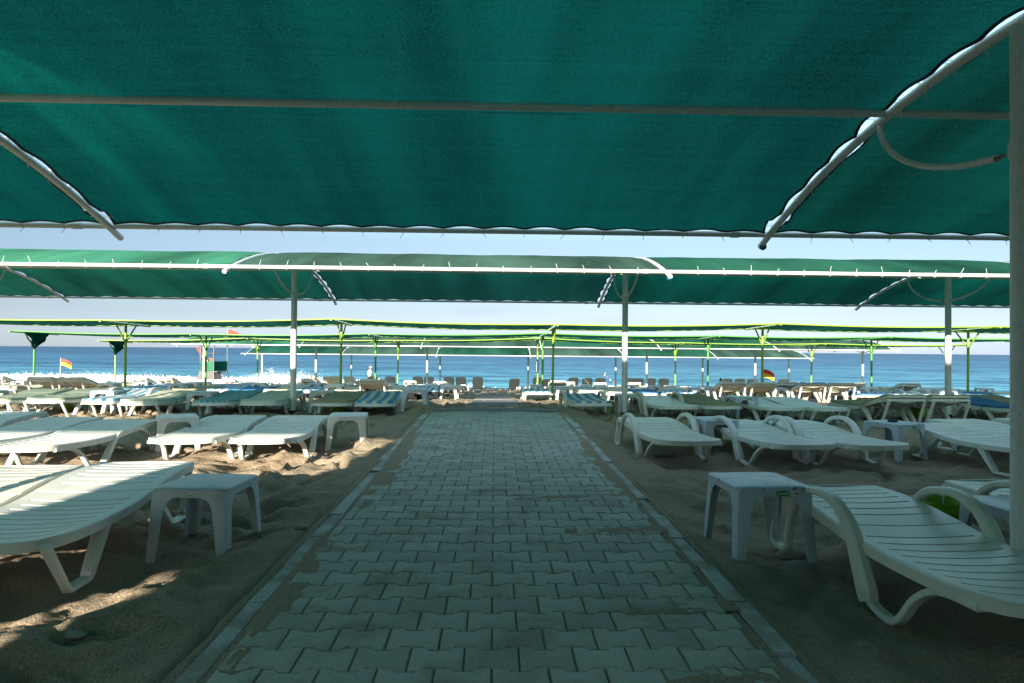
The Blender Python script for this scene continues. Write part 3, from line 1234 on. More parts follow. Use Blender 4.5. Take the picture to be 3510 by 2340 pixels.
def lounger_proto(kind, colour, raise_deg, cushion, parts=True, seed=0):
    """kind: 'v' or 'arm'. Returns a root with its parts at the origin"""
    key = (kind, colour, raise_deg, cushion, parts)
    if key in PROTO:
        return copy_tree(PROTO[key]), False
    P = poser(raise_deg)
    mat = M[colour]
    fr = max(0, raise_deg - 3) if raise_deg < 45 else 0

    def skirts(mb):
        if raise_deg:
            emit_skirt(mb, P, 0.0, HINGE - .01, True, False)
            emit_skirt(mb, poser(fr), HINGE - .03, 1.86, False, True, .022)
        else:
            emit_skirt(mb, P, 0.0, LEN, True, True)
    lift = (1.80 - HINGE) * math.tan(R(fr)) if fr else 0
    legs = []
    if kind == 'v':
        for x in (-.30, .30):
            legs.append((emit_vleg, (x, .05, .19, .40, .60)))
            legs.append((emit_vleg, (x, 1.84, 1.66, 1.42, 1.16, lift)))
    else:
        for x in (-.315, .315):
            legs.append((emit_arm_near, (x,)))
            legs.append((emit_arm_far, (x,)))
    if parts:
        root = empty('sun_lounger')
        b = MB(); emit_bed(b, P, 0, HINGE - .012); b.build('seat_panel', mat, root)
        b = MB(); emit_bed(b, P, HINGE, LEN)
        if raise_deg:
            emit_raise_frame(b, P, raise_deg)
            emit_skirt(b, P, HINGE, LEN, False, True, .014)
        b.build('backrest', mat, root)
        b = MB(); skirts(b); b.build('frame', mat, root)
        for fn, a in legs:
            b = MB(); fn(b, *a); b.build('leg', mat, root)
        if kind != 'v':
            for x in (-.315, .315):
                b = MB(); (emit_arm_arch if kind == 'arm' else emit_low_strut)(b, x); b.build('armrest' if kind == 'arm' else 'side_strut', mat, root)
    else:
        b = MB()
        emit_bed(b, P, 0, HINGE - .012); emit_bed(b, P, HINGE, LEN)
        if raise_deg:
            emit_raise_frame(b, P, raise_deg)
            emit_skirt(b, P, HINGE, LEN, False, True, .014)
        skirts(b)
        for fn, a in legs:
            fn(b, *a)
        if kind != 'v':
            for x in (-.315, .315):
                (emit_arm_arch if kind == 'arm' else emit_low_strut)(b, x)
        root = b.build('sun_lounger', mat)
    if cushion:
        b = MB()
        if cushion == 'creamfold':
            emit_cushion(b, P, .03, LEN - .05, .045, 3, fold=True); cm = M['creamc']
        else:
            emit_cushion(b, P, .02, LEN - .05, .05, hash(cushion) % 7); cm = M[cushion]
        b.build('cushion', cm, root)
        if parts:
            b = MB()
            s = .62
            ring = [P(s, t, .052) for t in (-.99, -.5, 0, .5, .99)]
            ring += [P(s, 1.03, .02), P(s, 1.03, -.06), P(s, .9, -.075), P(s, -.9, -.075), P(s, -1.03, -.06), P(s, -1.03, .02)]
            b.sweep(ring, (0, 1, 0), .012, .002, closed=True)
            b.build('strap', M['dkgreen'] if cushion in ('olive', 'sage', 'dkgreen') else cm, root)
    PROTO[key] = root
    return root, True


CUSH_WORD = {None: 'bare', 'olive': 'olive terry cushion', 'sage': 'pale green cushion', 'dkgreen': 'dark green cushion', 'stripe': 'blue striped cushion',
             'check': 'teal checked cushion', 'bluec': 'plain blue cushion', 'creamc': 'cream cushion', 'creamfold': 'folded cream cushion', 'stripe2': 'orange striped cushion'}
COL_WORD = {'white': 'white', 'cream': 'cream', 'dark': 'black', 'greyres': 'grey', 'lilac': 'lilac grey', 'paletab': 'pale'}
ORD = ['first', 'second', 'third', 'fourth', 'fifth', 'sixth', 'seventh', 'eighth', 'ninth', 'tenth', 'eleventh', 'twelfth', 'thirteenth', 'fourteenth',
       'fifteenth', 'sixteenth', 'seventeenth', 'eighteenth', 'nineteenth', 'twentieth', 'twenty-first', 'twenty-second', 'twenty-third', 'twenty-fourth',
       'twenty-fifth', 'twenty-sixth', 'twenty-seventh', 'twenty-eighth', 'twenty-ninth', 'thirtieth']
REG = {}       # (what, row) -> list of (x, obj, description)


def register(what, row, x, o, desc):
    REG.setdefault((what, row), []).append((x, o, desc))


def put_lounger(row, X, Y, kind='v', colour='white', raise_deg=0, cushion=None, flip=False, rz=0.0, parts=True, dz=0.0):
    """X, Y = middle of the end nearest the camera"""
    o, _ = lounger_proto(kind, colour, raise_deg, cushion, parts)
    if flip:
        o.location = (X + math.sin(rz) * LEN * -1, Y + LEN, G(X, Y + .95) + dz)
        o.rotation_euler = (0, 0, math.pi + rz)
    else:
        o.location = (X, Y, G(X, Y + .95) + dz)
        # follow the slope of the beach
        sl = math.atan2(G(X, Y + 1.7) - G(X, Y + .2), 1.5)
        o.rotation_euler = (sl, 0, rz)
    if flip:
        sl = math.atan2(G(X, Y + 1.7) - G(X, Y + .2), 1.5)
        o.rotation_euler = (-sl, 0, math.pi + rz)
    d = COL_WORD[colour] + ' ' + ('armrest lounger' if kind == 'arm' else 'lounger')
    if raise_deg > 45:
        d += ' with upright back'
        if cushion: d += ' and ' + CUSH_WORD[cushion]
    elif raise_deg:
        d += ' with raised back'
        if cushion: d += ' and ' + CUSH_WORD[cushion]
    elif cushion:
        d += ' with ' + CUSH_WORD[cushion]
    else:
        d = 'bare ' + d
    register('sun lounger', row, X, o, d)
    return o


# ------------------------------------------------------------------ tables
TA, TBH, TH = .21, .235, .385


def emit_table_top(mb):
    def outline(a, b, c, notch=0.0):
        pts = []
        for (qx, qy) in ((1, 1), (-1, 1), (-1, -1), (1, -1)):
            corner = []
            for k in range(5):
                th = math.pi / 2 * k / 4
                corner.append((qx * (a - c + c * math.cos(th)), qy * (b - c + c * math.sin(th))))
            if qx * qy < 0:
                corner = corner[::-1]
            pts += corner
        return pts
    o0 = outline(TA + .004, TBH + .004, .035)
    o1 = outline(TA, TBH, .035)
    o2 = outline(TA - .012, TBH - .012, .05)
    n = len(o0)
    vs = [(x, y, TH - .016) for x, y in o0] + [(x, y, TH - .004) for x, y in o0] + [(x, y, TH) for x, y in o1] + \
         [(x, y, TH + .0005) for x, y in o2] + [(x * .97, y * .97, TH + .004) for x, y in o2]
    fs = []
    for L in range(4):
        for q in range(n):
            q2 = (q + 1) % n
            fs.append((L * n + q, L * n + q2, (L + 1) * n + q2, (L + 1) * n + q))
    fs.append(tuple(range(4 * n, 5 * n)))
    fs.append(tuple(reversed(range(n))))
    mb.add(vs, fs)


def emit_table_leg(mb, qx, qy):
    hs = [-.02, .08, .18, .25, .285, .31, .325, .336, TH - .017]
    ar = [.056, .064, .071, .077, .085, .096, .112, .135, .16]
    th = .007
    c = .018
    vs = []
    for h, A in zip(hs, ar):
        off = .022 * (1 - h / TH)
        X0, Y0 = TA + off, TBH + off
        sec = [(A, 0), (c, 0), (.005, .005), (0, c), (0, A), (th, A), (th, c + .004), (c + .004, th), (A, th)]
        vs += [(qx * (X0 - a), qy * (Y0 - b), h) for a, b in sec]
    n = 9
    fs = []
    for L in range(len(hs) - 1):
        for q in range(n):
            q2 = (q + 1) % n
            fs.append((L * n + q, L * n + q2, (L + 1) * n + q2, (L + 1) * n + q))
    fs.append(tuple(range(n))); fs.append(tuple(reversed(range((len(hs) - 1) * n, len(hs) * n))))
    mb.add(vs, fs)


def emit_table_apron(mb):
    z0, z1 = .335, TH - .0165
    e = .0015
    for q in (-1, 1):
        y = q * (TBH + .0005)
        mb.box(-TA + .02, TA - .02, min(y, y - q * .006), max(y, y - q * .006), z0, z1)
        x = q * (TA + .0005)
        mb.box(min(x, x - q * .006), max(x, x - q * .006), -TBH + .02, TBH - .02, z0 + .0007, z1 - .0007)


TPROTO = {}


def put_table(row, X, Y, colour='white', rz=0.0, sticker=None, parts=True, dz=0.0, scale=1.0):
    key = (colour, sticker, parts)
    if key in TPROTO:
        o = copy_tree(TPROTO[key])
    else:
        mat = M[colour]
        if parts:
            o = empty('side_table')
            b = MB(); emit_table_top(b); b.build('tabletop', M['sandytop'] if sticker == 'brand' else mat, o, smooth=40)
            for qx in (-1, 1):
                for qy in (-1, 1):
                    b = MB(); emit_table_leg(b, qx, qy); b.build('leg', mat, o, smooth=40)
            b = MB(); emit_table_apron(b); b.build('apron', mat, o, smooth=0)
        else:
            b = MB(); emit_table_top(b); emit_table_apron(b)
            for qx in (-1, 1):
                for qy in (-1, 1):
                    emit_table_leg(b, qx, qy)
            o = b.build('side_table', mat, smooth=40)
        if sticker == 'brand':
            yf = -TBH - .0035
            zc = .352
            b = MB()
            # green lozenge
            ring = []
            cx, hw_, r_ = .035, .034, .016
            for k in range(24):
                t = 2 * math.pi * k / 24
                ring.append((cx + math.copysign(hw_ - r_, math.cos(t)) + r_ * math.cos(t), zc + r_ * math.sin(t)))
            vs = [(x, yf, z) for x, z in ring] + [(x, yf + .002, z) for x, z in ring]
            b.add(vs, [tuple(range(24)), tuple(reversed(range(24, 48)))] + [(i, (i + 1) % 24, 24 + (i + 1) % 24, 24 + i) for i in range(24)])
            stk = b.build('sticker', M['stk_green'], o, smooth=0)
            b = MB()
            b.box(cx + hw_ - .002, cx + hw_ + .014, yf + .0005, yf + .0025, zc - .014, zc + .014)
            b.build('sticker_tab', M['stk_grey'], stk, smooth=0)
            b = MB()
            b.box(cx + hw_ + .0145, cx + hw_ + .036, yf + .0008, yf + .0025, zc - .015, zc + .015)
            b.box(cx + hw_ + .037, cx + hw_ + .062, yf + .0008, yf + .0025, zc - .011, zc + .013)
            b.build('sticker_tab', M['stk_white'], stk, smooth=0)
            b = MB()
            for k in range(11):
                x = cx + hw_ + .0405 + k * .0017
                b.box(x, x + (.0009 if k % 3 else .0012), yf + .0002, yf + .001, zc - .006, zc + .006)
            for k in range(3):
                b.box(cx + hw_ + .019, cx + hw_ + .032, yf + .0002, yf + .001, zc - .008 + k * .0035, zc - .0068 + k * .0035)
            for k in range(4):
                b.box(cx + hw_ + .002, cx + hw_ + .011, yf, yf + .0007, zc - .009 + k * .005, zc - .0082 + k * .005)
            b.build('barcode', M['ink'], stk, smooth=0)
            b = MB()
            for k in range(12):
                t = 2 * math.pi * k / 12
                if abs(math.cos(t)) > .6 and math.cos(t) > 0: continue
                c0 = (cx - hw_ + .0125 + .0068 * math.cos(t), zc + .0068 * math.sin(t))
                b.box(c0[0] - .0008, c0[0] + .0008, yf - .0007, yf, c0[1] - .0008, c0[1] + .0008)
            b.build('sun_mark', M['ink_yellow'], stk, smooth=0)
            fc = bpy.data.curves.new('lettering', 'FONT')
            fc.body = 'Gardelia'
            fc.size = .0165
            fc.extrude = .0002
            fc.align_x = 'CENTER'; fc.align_y = 'CENTER'
            fc.materials.append(M['ink_white'])
            ft = bpy.data.objects.new('lettering', fc)
            COL.objects.link(ft)
            ft.parent = stk
            ft.location = (cx + .003, yf - .0006, zc)
            ft.rotation_euler = (R(90), 0, 0)
            font_to_mesh(ft)
        elif sticker == 'barcode':
            yf = -TBH - .0035
            b = MB()
            b.box(.0, .018, yf + .0005, yf + .002, .340, .366)
            stk = b.build('sticker', M['stk_white'], o, smooth=0)
            b = MB()
            for k in range(8):
                b.box(.0035 + k * .0015, .0043 + k * .0015, yf - .0003, yf, .345, .356)
            b.build('barcode', M['ink'], stk, smooth=0)
        TPROTO[key] = o
    o.location = (X, Y, G(X, Y) + dz)
    o.rotation_euler = (0, 0, rz)
    d = COL_WORD[colour] + ' plastic side table'
    if sticker == 'brand': d += ' with a green sticker'
    elif sticker == 'barcode': d += ' with a barcode sticker'
    register('side table', row, X, o, d)
    return o


POT = None


def put_pot(row, X, Y, s=1.0):
    global POT
    if POT is None:
        o = empty('plant_pot')
        b = MB(); b.lathe([(.0, .004), (.088, .004), (.092, .01), (.118, .185), (.118, .19), (.112, .19), (.086, .02), (0, .02)], 28); b.build('pot_body', M['pot'], o, smooth=50)
        b = MB(); b.lathe([(.119, .182), (.135, .184), (.137, .235), (.132, .238), (.128, .235), (.119, .19), (.119, .182)], 28); b.build('rim', M['pot'], o, smooth=50)
        POT = o
    else:
        o = copy_tree(POT)
    o.location = (X, Y, sand_at(X, Y) - .01)
    o.scale = (s, s, s)
    register('plant pot', row, X, o, 'lime green plastic pot')
    return o


# ---- front row
L = put_lounger(1, *cw(-2.40, 3.02), 'v', 'white', rz=R(4.5), dz=.03)
L = put_lounger(1, *cw(-3.15, 2.95), 'v', 'cream', rz=R(4.5), dz=.01)
put_table(1, *cw(-1.80, 4.07), 'lilac', R(-3), 'barcode', dz=-.01)
put_table(1, *cw(1.44, 4.0), 'lilac', R(3), 'brand', dz=.02)
L = put_lounger(1, *cw(2.06, 2.42), 'arm', 'cream', rz=R(1), dz=.02)
L = put_lounger(1, *cw(3.25, 2.6), 'arm', 'cream', rz=R(2), dz=.03)
put_table(1, *cw(2.74, 3.62), 'lilac', 0, None, dz=.0)
put_pot(1, *cw(2.72, 4.33), 1.1)
# ---- second row
for x, z, k, c, rz in ((-4.50, 6.15, 'low', 'white', -4), (-5.27, 6.35, 'v', 'white', -3), (-6.3, 7.0, 'low', 'white', 0), (-3.30, 6.75, 'low', 'white', 2), (-2.50, 6.80, 'low', 'white', 3)):
    put_lounger(2, *cw(x, z), k, c, rz=R(rz))
put_table(2, *cw(-3.86, 7.9), 'white', R(28), 'barcode')
put_table(2, *cw(-1.93, 8.1), 'white', R(6))
for x, z, k, c, rz in ((1.87, 6.95, 'arm', 'cream', 4), (2.98, 6.75, 'arm', 'white', 8), (3.72, 6.75, 'arm', 'white', 8), (5.25, 6.55, 'v', 'white', 6), (6.0, 7.1, 'v', 'white', 6), (7.0, 7.3, 'arm', 'white', 6)):
    put_lounger(2, *cw(x, z), k, c, rz=R(rz))
put_table(2, *cw(2.40, 8.15), 'lilac', R(10))
tb = put_table(2, *cw(4.42, 7.9), 'lilac', R(20), 'brand')
# ---- third row, under the second awning
rowC = [(-8.6, 11.2, 'v', 'dkgreen', 'white', 0), (-7.85, 11.4, 'v', 'dkgreen', 'white', 0), (-6.85, 11.3, 'arm', 'stripe', 'white', 0), (-6.1, 11.1, 'v', 'sage', 'white', 0),
        (-4.95, 11.2, 'low', 'check', 'white', 2), (-4.2, 11.3, 'low', 'sage', 'white', 2), (-3.0, 11.3, 'low', 'olive', 'white', 3), (-2.28, 11.3, 'low', 'stripe', 'white', 3),
        (1.38, 11.4, 'arm', 'stripe', 'cream', 2), (2.82, 11.3, 'arm', None, 'cream', 5), (3.6, 11.4, 'low', 'olive', 'white', 8), (4.55, 11.2, 'v', None, 'white', 8), (5.3, 11.2, 'v', None, 'white', 8)]
for x, z, k, cu, c, rz in rowC:
    put_lounger(3, *cw(x, z), k, c, 0, cu, rz=R(rz))
for x, z in ((6.35, 10.9), (7.1, 10.95)):
    put_lounger(3, *cw(x, z), 'v', 'cream', 13, 'olive', flip=True, rz=R(3))
put_lounger(3, *cw(8.6, 11.3), 'v', 'white', 0, 'bluec', rz=R(2))
put_lounger(3, *cw(9.4, 11.9), 'v', 'white', 0, 'olive', rz=R(2))
for x, z, c, rz, st in ((-7.3, 12.4, 'lilac', 0, 'barcode'), (-5.5, 12.2, 'lilac', 5, None), (-3.55, 12.75, 'paletab', 15, None), (-1.68, 11.95, 'lilac', 2, None),
                    (2.15, 12.6, 'paletab', 0, None), (4.1, 12.2, 'lilac', 8, 'brand'), (7.95, 12.9, 'lilac', 0, None), (-9.2, 12.0, 'lilac', 0, 'brand')):
    put_table(3, *cw(x, z), c, R(rz), st)
for x, z in ((-3.2, 12.6), (1.87, 12.95), (7.35, 12.35), (-8.3, 12.7)):
    put_pot(3, *cw(x, z))
# ---- fourth row
rowD = [(-2.2, 'v', 'stripe', 'dark', 0), (-2.85, 'v', 'creamc', 'dark', 0), (-3.55, 'v', 'creamc', 'cream', 10), (-4.2, 'low', 'creamc', 'white', 0), (-5.25, 'low', 'stripe', 'white', 0), (-6.05, 'v', 'creamc', 'white', 0),
        (-6.8, 'low', 'bluec', 'white', 0), (-7.5, 'v', 'stripe', 'white', 0), (-8.35, 'v', 'olive', 'cream', 0), (-9.3, 'v', 'stripe', 'white', 0), (-10.1, 'v', 'stripe', 'white', 0),
        (-11.2, 'v', 'olive', 'cream', 10), (-12.0, 'v', 'creamc', 'cream', 10), (-12.9, 'v', 'creamfold', 'white', 0), (-13.7, 'v', 'sage', 'white', 0),
        (.72, 'arm', 'stripe', 'white', 0), (2.05, 'v', 'creamfold', 'white', 0), (2.8, 'v', 'creamc', 'white', 0), (3.65, 'low', 'bluec', 'white', 0), (4.42, 'v', 'stripe', 'white', 0),
        (5.65, 'v', 'creamc', 'cream', 10), (6.5, 'v', 'creamc', 'cream', 10), (7.65, 'v', 'bluec', 'cream', 10), (8.4, 'v', 'creamc', 'cream', 10), (9.3, 'arm', 'bluec', 'white', 0),
        (10.05, 'low', 'stripe', 'white', 0), (10.9, 'arm', 'stripe', 'white', 0), (12.0, 'v', 'stripe', 'white', 0), (12.8, 'v', 'bluec', 'white', 0), (13.6, 'v', 'creamc', 'white', 0)]
for x, k, cu, c, rd in rowD:
    put_lounger(4, *cw(x, 17.35 + random.uniform(-.15, .15)), k, c, rd, cu, flip=rd > 0, rz=R(random.uniform(-3, 3)))
for x, c, st in ((-1.65, 'white', None), (-4.68, 'white', None), (-8.8, 'lilac', None), (-10.65, 'white', None), (1.37, 'lilac', None), (4.95, 'lilac', 'brand'), (7.05, 'lilac', None), (8.9, 'lilac', None), (11.45, 'lilac', None)):
    put_table(4, *cw(x, 18.1), c, R(random.uniform(-4, 4)), st)
for x, z in ((1.62, 18.3), (6.95, 17.6), (-4.9, 18.9), (12.35, 17.9), (-9.0, 18.9)):
    put_pot(4, *cw(x, z))
# ---- farther rows
LB = [(.77, 1.55), (2.5, 3.27), (4.35, 5.12)]
TB = [2.02, 3.88, 5.65]
rr = random.Random(5)


def far_row(row, Y, x_left, x_right, X0, raised_p, cush, grey_slots=(), gapw=1.15):
    k0 = int((x_left - X0) // 5.9) - 1
    for k in range(k0, 8):
        for pair in LB:
            two = rr.choice(cush)
            for off in pair:
                X = X0 + 5.9 * k + off + rr.uniform(-.06, .06)
                if X < x_left or X > x_right or abs(X - .1) < gapw:
                    continue
                cu = two if rr.random() < .7 else rr.choice(cush)
                kind = rr.choice(['v', 'v', 'v', 'low', 'low', 'arm'])
                col = 'white' if rr.random() < .6 else 'cream'
                rd, flip = 0, False
                if rr.random() < raised_p:
                    rd, flip = 12, True
                put_lounger(row, X, Y + rr.uniform(-.25, .25), kind, col, rd, cu, flip, R(rr.uniform(-4, 4)), parts=False)
        for off in TB:
            X = X0 + 5.9 * k + off
            if X < x_left or X > x_right or abs(X - .1) < .95:
                continue
            put_table(row, X, Y + .8 + rr.uniform(-.2, .2), 'white' if rr.random() < .6 else 'lilac', R(rr.uniform(-8, 8)), None, parts=False)


far_row(5, 23.0, -17.0, 17.5, 1.71, .22, ['creamc', 'creamfold', 'stripe', 'creamc', None, 'olive'])
far_row(6, 27.9, -17.5, 20.5, 1.83, .15, ['creamc', 'creamfold', 'stripe', 'stripe2', None, 'creamc'])
far_row(7, 35.6, -18.0, 21.5, 2.31, .12, ['creamc', 'creamfold', 'creamc', 'stripe', None])
# row by the water: upright grey recliners seen from behind among white ones
u_grey = [857, 895, 958, 984, 1031, 1057, 1099, 1184, 1236, 1260, 1320, 1353, 1383, 1447, 1470, 1502, 1531, 1676, 1705, 1738, 1813]
for u in u_grey:
    x = (u - 1176) * 45.0 / 1568
    X, Y = cw(x, 45.0)
    put_lounger(8, X, Y + rr.uniform(-.4, .4), 'v', 'greyres', 60 if rr.random() < .75 else 45, None, True, R(rr.uniform(-5, 5)), parts=False)
for u in (625, 655, 672, 718, 750, 775, 800, 826):
    X, Y = cw((u - 1176) * 45.0 / 1568, 45.0)
    put_lounger(8, X, Y + rr.uniform(-.4, .4), 'v', 'cream', 55 if rr.random() < .6 else 30, 'creamc' if rr.random() < .5 else None, True, R(rr.uniform(-5, 5)), parts=False)
for u in (470, 500, 530, 560, 590, 1560, 1590, 1625, 1850, 1880, 1915):
    X, Y = cw((u - 1176) * 45.0 / 1568, 45.0)
    put_lounger(8, X, Y, 'v', 'white', 0, rr.choice(['creamc', None, 'creamfold']), False, R(rr.uniform(-5, 5)), parts=False)
for u in (640, 695, 735, 790, 876, 925, 1008, 1120, 1210, 1290, 1415, 1485, 1640, 1760):
    X, Y = cw((u - 1176) * 45.0 / 1568, 45.2)
    put_table(8, X, Y + .8, 'white', R(rr.uniform(-6, 6)), None, parts=False)

# labels that single out each repeat
for (what, row), lst in REG.items():
    rowtxt = {1: 'front row', 2: 'second row', 3: 'third row', 4: 'fourth row', 5: 'fifth row', 6: 'sixth row',
              7: 'seventh row', 8: 'last row'}[row]
    for side in ('left', 'right'):
        sel = sorted([t for t in lst if (t[0] < 0) == (side == 'left')], key=lambda t: abs(t[0]))
        for i, (x, o, d) in enumerate(sel):
            word = {'sun lounger': '', 'side table': '', 'plant pot': ''}[what]
            if len(d.split()) > 9: d = d.replace(' and ', ', ').replace('raised back', 'raised back')
            o['label'] = f"{d}, {ORD[i]} {side} of path, {rowtxt}"
            o['category'] = what
            o['group'] = {'sun lounger': 'sun loungers', 'side table': 'side tables', 'plant pot': 'plant pots'}[what] + ' in the ' + rowtxt

# ashtray on the table of the second row
b = MB(); b.lathe([(0, .0), (.048, 0), (.052, .004), (.056, .03), (.05, .032), (.044, .012), (0, .01)], 24)
ash = b.build('ashtray', M['ash'], smooth=40)
ash.location = tb.location + Vector((-.03, -.03, TH + .0045))
tag(ash, 'round black ashtray on the table with the green sticker in the second row', 'ashtray')

# ------------------------------------------------------------------ awnings with curved ribs
def arch_h(d, apex, drop=.6, half=3.2):
    return apex - drop * (d / half) ** 2


def tie(mb, c, axis, r=.034, tail=.05, up=1):
    """cable tie loop round a pipe with its tail sticking out"""
    a = Vector(axis).normalized()
    s = a.cross(Vector((0, 0, 1))).normalized()
    u = s.cross(a)
    pts = [Vector(c) + r * (math.cos(t) * s + math.sin(t) * u) for t in np.linspace(0, 2 * math.pi, 11)]
    mb.tube(pts, .0028, 5)
    mb.tube([Vector(c) + u * r * up, Vector(c) + u * (r + tail) * up + s * tail * .25 + a * random.uniform(-.03, .03)], .0022, 4)


def arch_panel(name, xa, xb, yc, zfun, d0, d1, mat, parent, fine, seed, tie_x=.37, tie_y=.40, hem=True, big=1.0):
    """cloth sheet laced between two ribs, scalloped between its ties"""
    ia = list(np.linspace(0, 1, fine[0] + 1)); ja = list(np.linspace(0, 1, fine[1] + 1))
    W = xb - xa
    hemw = .024
    ia = [0, hemw / W] + [v for v in ia if hemw * 1.6 / W < v < 1 - hemw * 1.6 / W] + [1 - hemw / W, 1]
    Ld = d1 - d0
    ja = [0, hemw / Ld] + [v for v in ja if hemw * 1.6 / Ld < v < 1 - hemw * 1.6 / Ld] + [1 - hemw / Ld, 1]
    nxg, nyg = len(ia), len(ja)
    vs = []
    nx_t = max(1, round(W / tie_x)); ny_t = max(1, round(Ld / tie_y))
    rv = random.Random(seed)
    ampx = [rv.uniform(.004, .022) for _ in range(nx_t + 1)]
    ampl = [rv.uniform(.01, .045) for _ in range(ny_t + 1)]
    ampr = [rv.uniform(.01, .045) for _ in range(ny_t + 1)]
    for v in ja:
        d = d0 + v * Ld
        for u in ia:
            x = xa + u * W
            su = abs(math.sin(math.pi * u * nx_t)); sv = abs(math.sin(math.pi * v * ny_t))
            eu = ampx[min(nx_t, int(u * nx_t))] * su
            # retreat of far and near edges between ties
            dd = d
            dd -= eu * math.exp(-(1 - v) * Ld / .22)
            dd += eu * math.exp(-v * Ld / .22)
            x += ampl[min(ny_t, int(v * ny_t))] * sv * math.exp(-u * W / .22)
            x -= ampr[min(ny_t, int(v * ny_t))] * sv * math.exp(-(1 - u) * W / .22)
            e_y = min(v, 1 - v) * Ld; e_x = min(u, 1 - u) * W
            z = zfun(dd, x)
            # pleats running in from the ties
            z += .014 * (su - .5) * math.exp(-e_y / .35) + .010 * (sv - .5) * math.exp(-e_x / .30)
            # broad folds and a sagging belly
            f = mn.noise((x * 1.15 + dd * .25, dd * .30 + seed, seed)) * .035 + mn.noise((x * 3.1 - dd * .9, dd * .5, seed + 7)) * .013
            f += .006 * mn.noise((x * 8, dd * 1.1, seed + 3))
            sag = -.03 * math.sin(math.pi * min(1, e_x / 1.5) * .5)
            z += big * (f + sag) * min(1, e_x / .3) * min(1, e_y / .3)
            vs.append((x, yc + dd, z))
    inner, rim = [], []
    for j in range(nyg - 1):
        for i in range(nxg - 1):
            q = (j * nxg + i, j * nxg + i + 1, (j + 1) * nxg + i + 1, (j + 1) * nxg + i)
            if hem and (i == 0 or j == 0 or i == nxg - 2 or j == nyg - 2):
                rim.append(q)
            else:
                inner.append(q)
    b = MB()
    used = {}

    def comp(qs):
        mp_, vv, ff = {}, [], []
        for q in qs:
            r_ = []
            for k in q:
                if k not in mp_:
                    mp_[k] = len(vv); vv.append(vs[k])
                r_.append(mp_[k])
            ff.append(tuple(r_))
        return vv, ff
    vv, ff = comp(inner)
    b.add(vv, ff)
    o = b.build('shade_cloth', mat, parent, smooth=80, fix=False)
    if hem:
        b = MB()
        vv, ff = comp(rim)
        b.shell(vv, ff, (0, 0, -.004))
        b.build('hem', M['hem'], o, smooth=0)
    return o


def galv_awning(label, yc, X0, ks, apex, gfun, mats, r_post=.052, r_pipe=.026, fine=(120, 70), half=3.2, ties=False, pur=(-3.02, -1.08, 1.08, 3.02), seed=0, hem=True, near_d=3.0, brace=True, drop=.6, steel='galv', big=1.0):
    root = empty('shade_awning', (X0, yc, G(X0, yc)), label=label, cat='shade awning')
    lo = Vector(root.location)
    T = lambda p: (p[0] - lo.x, p[1] - lo.y, p[2] - lo.z)
    xsP = [X0 + 5.9 * k for k in ks]
    zf = lambda d: arch_h(d, apex, drop)
    st = M[steel]
    for i, X in enumerate(xsP):
        g = G(X, yc)
        b = MB(); b.tube([T((X, yc, g - .15)), T((X, yc, zf(0) - .03))], r_post, 20); b.build('post', st, root)
        b = MB(); b.lathe([(r_post + .001, 0), (r_post + .03, .0), (r_post + .03, .035), (r_post + .018, .05), (r_post + .018, .09), (r_post + .001, .1)], 18, *T((X, yc, g - .02))[:2], z0=T((0, 0, g - .02))[2])
        b.build('base_collar', M['hem'], root)
        pts = [T((X, yc + d, zf(d))) for d in np.linspace(-(near_d + .15), half - .03, 25)]
        b = MB(); b.tube(pts, r_pipe * 1.12, 14); rib = b.build('rib', st, root)
        if brace:
            pts = []
            for t in np.linspace(0, math.pi, 23):
                dd = -1.2 * math.cos(t)
                pts.append(T((X + .0, yc + dd, zf(1.2) - .03 - .50 * math.sin(t) ** 1.15)))
            pts[0] = T((X, yc - 1.2, zf(1.2))); pts[-1] = T((X, yc + 1.2, zf(1.2)))
            b = MB(); b.tube(pts, r_pipe * .72, 12); b.build('brace', st, root)
            zc = zf(1.2) - .53
            b = MB(); b.tube([T((X, yc, zc - .035)), T((X, yc, zc + .035))], r_post + .008, 20); b.build('clamp', st, root)
    x_l, x_r = xsP[0] - .3, xsP[-1] + .3
    for d in [(-near_d if d < -2 else d) for d in pur]:
        zz = zf(d) + (.028 if abs(d) > 2 else .0)
        b = MB(); b.tube([T((x_l, yc + d, zz)), T((x_r, yc + d, zz))], r_pipe, 14); po = b.build('purlin', st, root)
        for X in xsP[1:]:
            b = MB()
            b.tube([T((X - .34, yc + d, zz)), T((X - .26, yc + d, zz))], r_pipe * 1.25, 14)
            b.build('coupling', st, po)
    for i in range(len(xsP) - 1):
        xa, xb = xsP[i] + .035, xsP[i + 1] - .035
        m = mats[i % len(mats)]
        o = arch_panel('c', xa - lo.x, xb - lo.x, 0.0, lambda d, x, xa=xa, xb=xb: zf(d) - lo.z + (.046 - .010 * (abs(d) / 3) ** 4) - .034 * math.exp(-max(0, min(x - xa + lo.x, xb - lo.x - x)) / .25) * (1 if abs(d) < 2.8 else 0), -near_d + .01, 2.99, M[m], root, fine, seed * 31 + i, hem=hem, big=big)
    if ties:
        for (d, up, side) in ties:
            for i in range(len(xsP) - 1):
                W = 5.8
                n = round(W / .37)
                for k in range(1, n):
                    X = xsP[i] + .05 + W * k / n
                    if abs(X - .3) > ties_lim(yc):
                        continue
                    b = MB()
                    tie(b, T((X, yc + d, zf(d) + .028)), (1, 0, 0), r_pipe + .004, random.uniform(.015, .05) if up < 0 else random.uniform(.02, .09), up)
                    b.build('cable_tie', M['tie'], root)
    return root


def ties_lim(yc):
    return 4.9 if yc < 5 else 7.0


galv1 = galv_awning('large dark green awning overhead, nearest the camera, on grey steel pipes', 3.14, 2.48, [-2, -1, 0, 1], 2.70, G,
                    ['cloth', 'cloth', 'cloth3'], fine=(150, 100), near_d=3.32, ties=[(3.02, -1, 0)], seed=1, steel='galv_old')
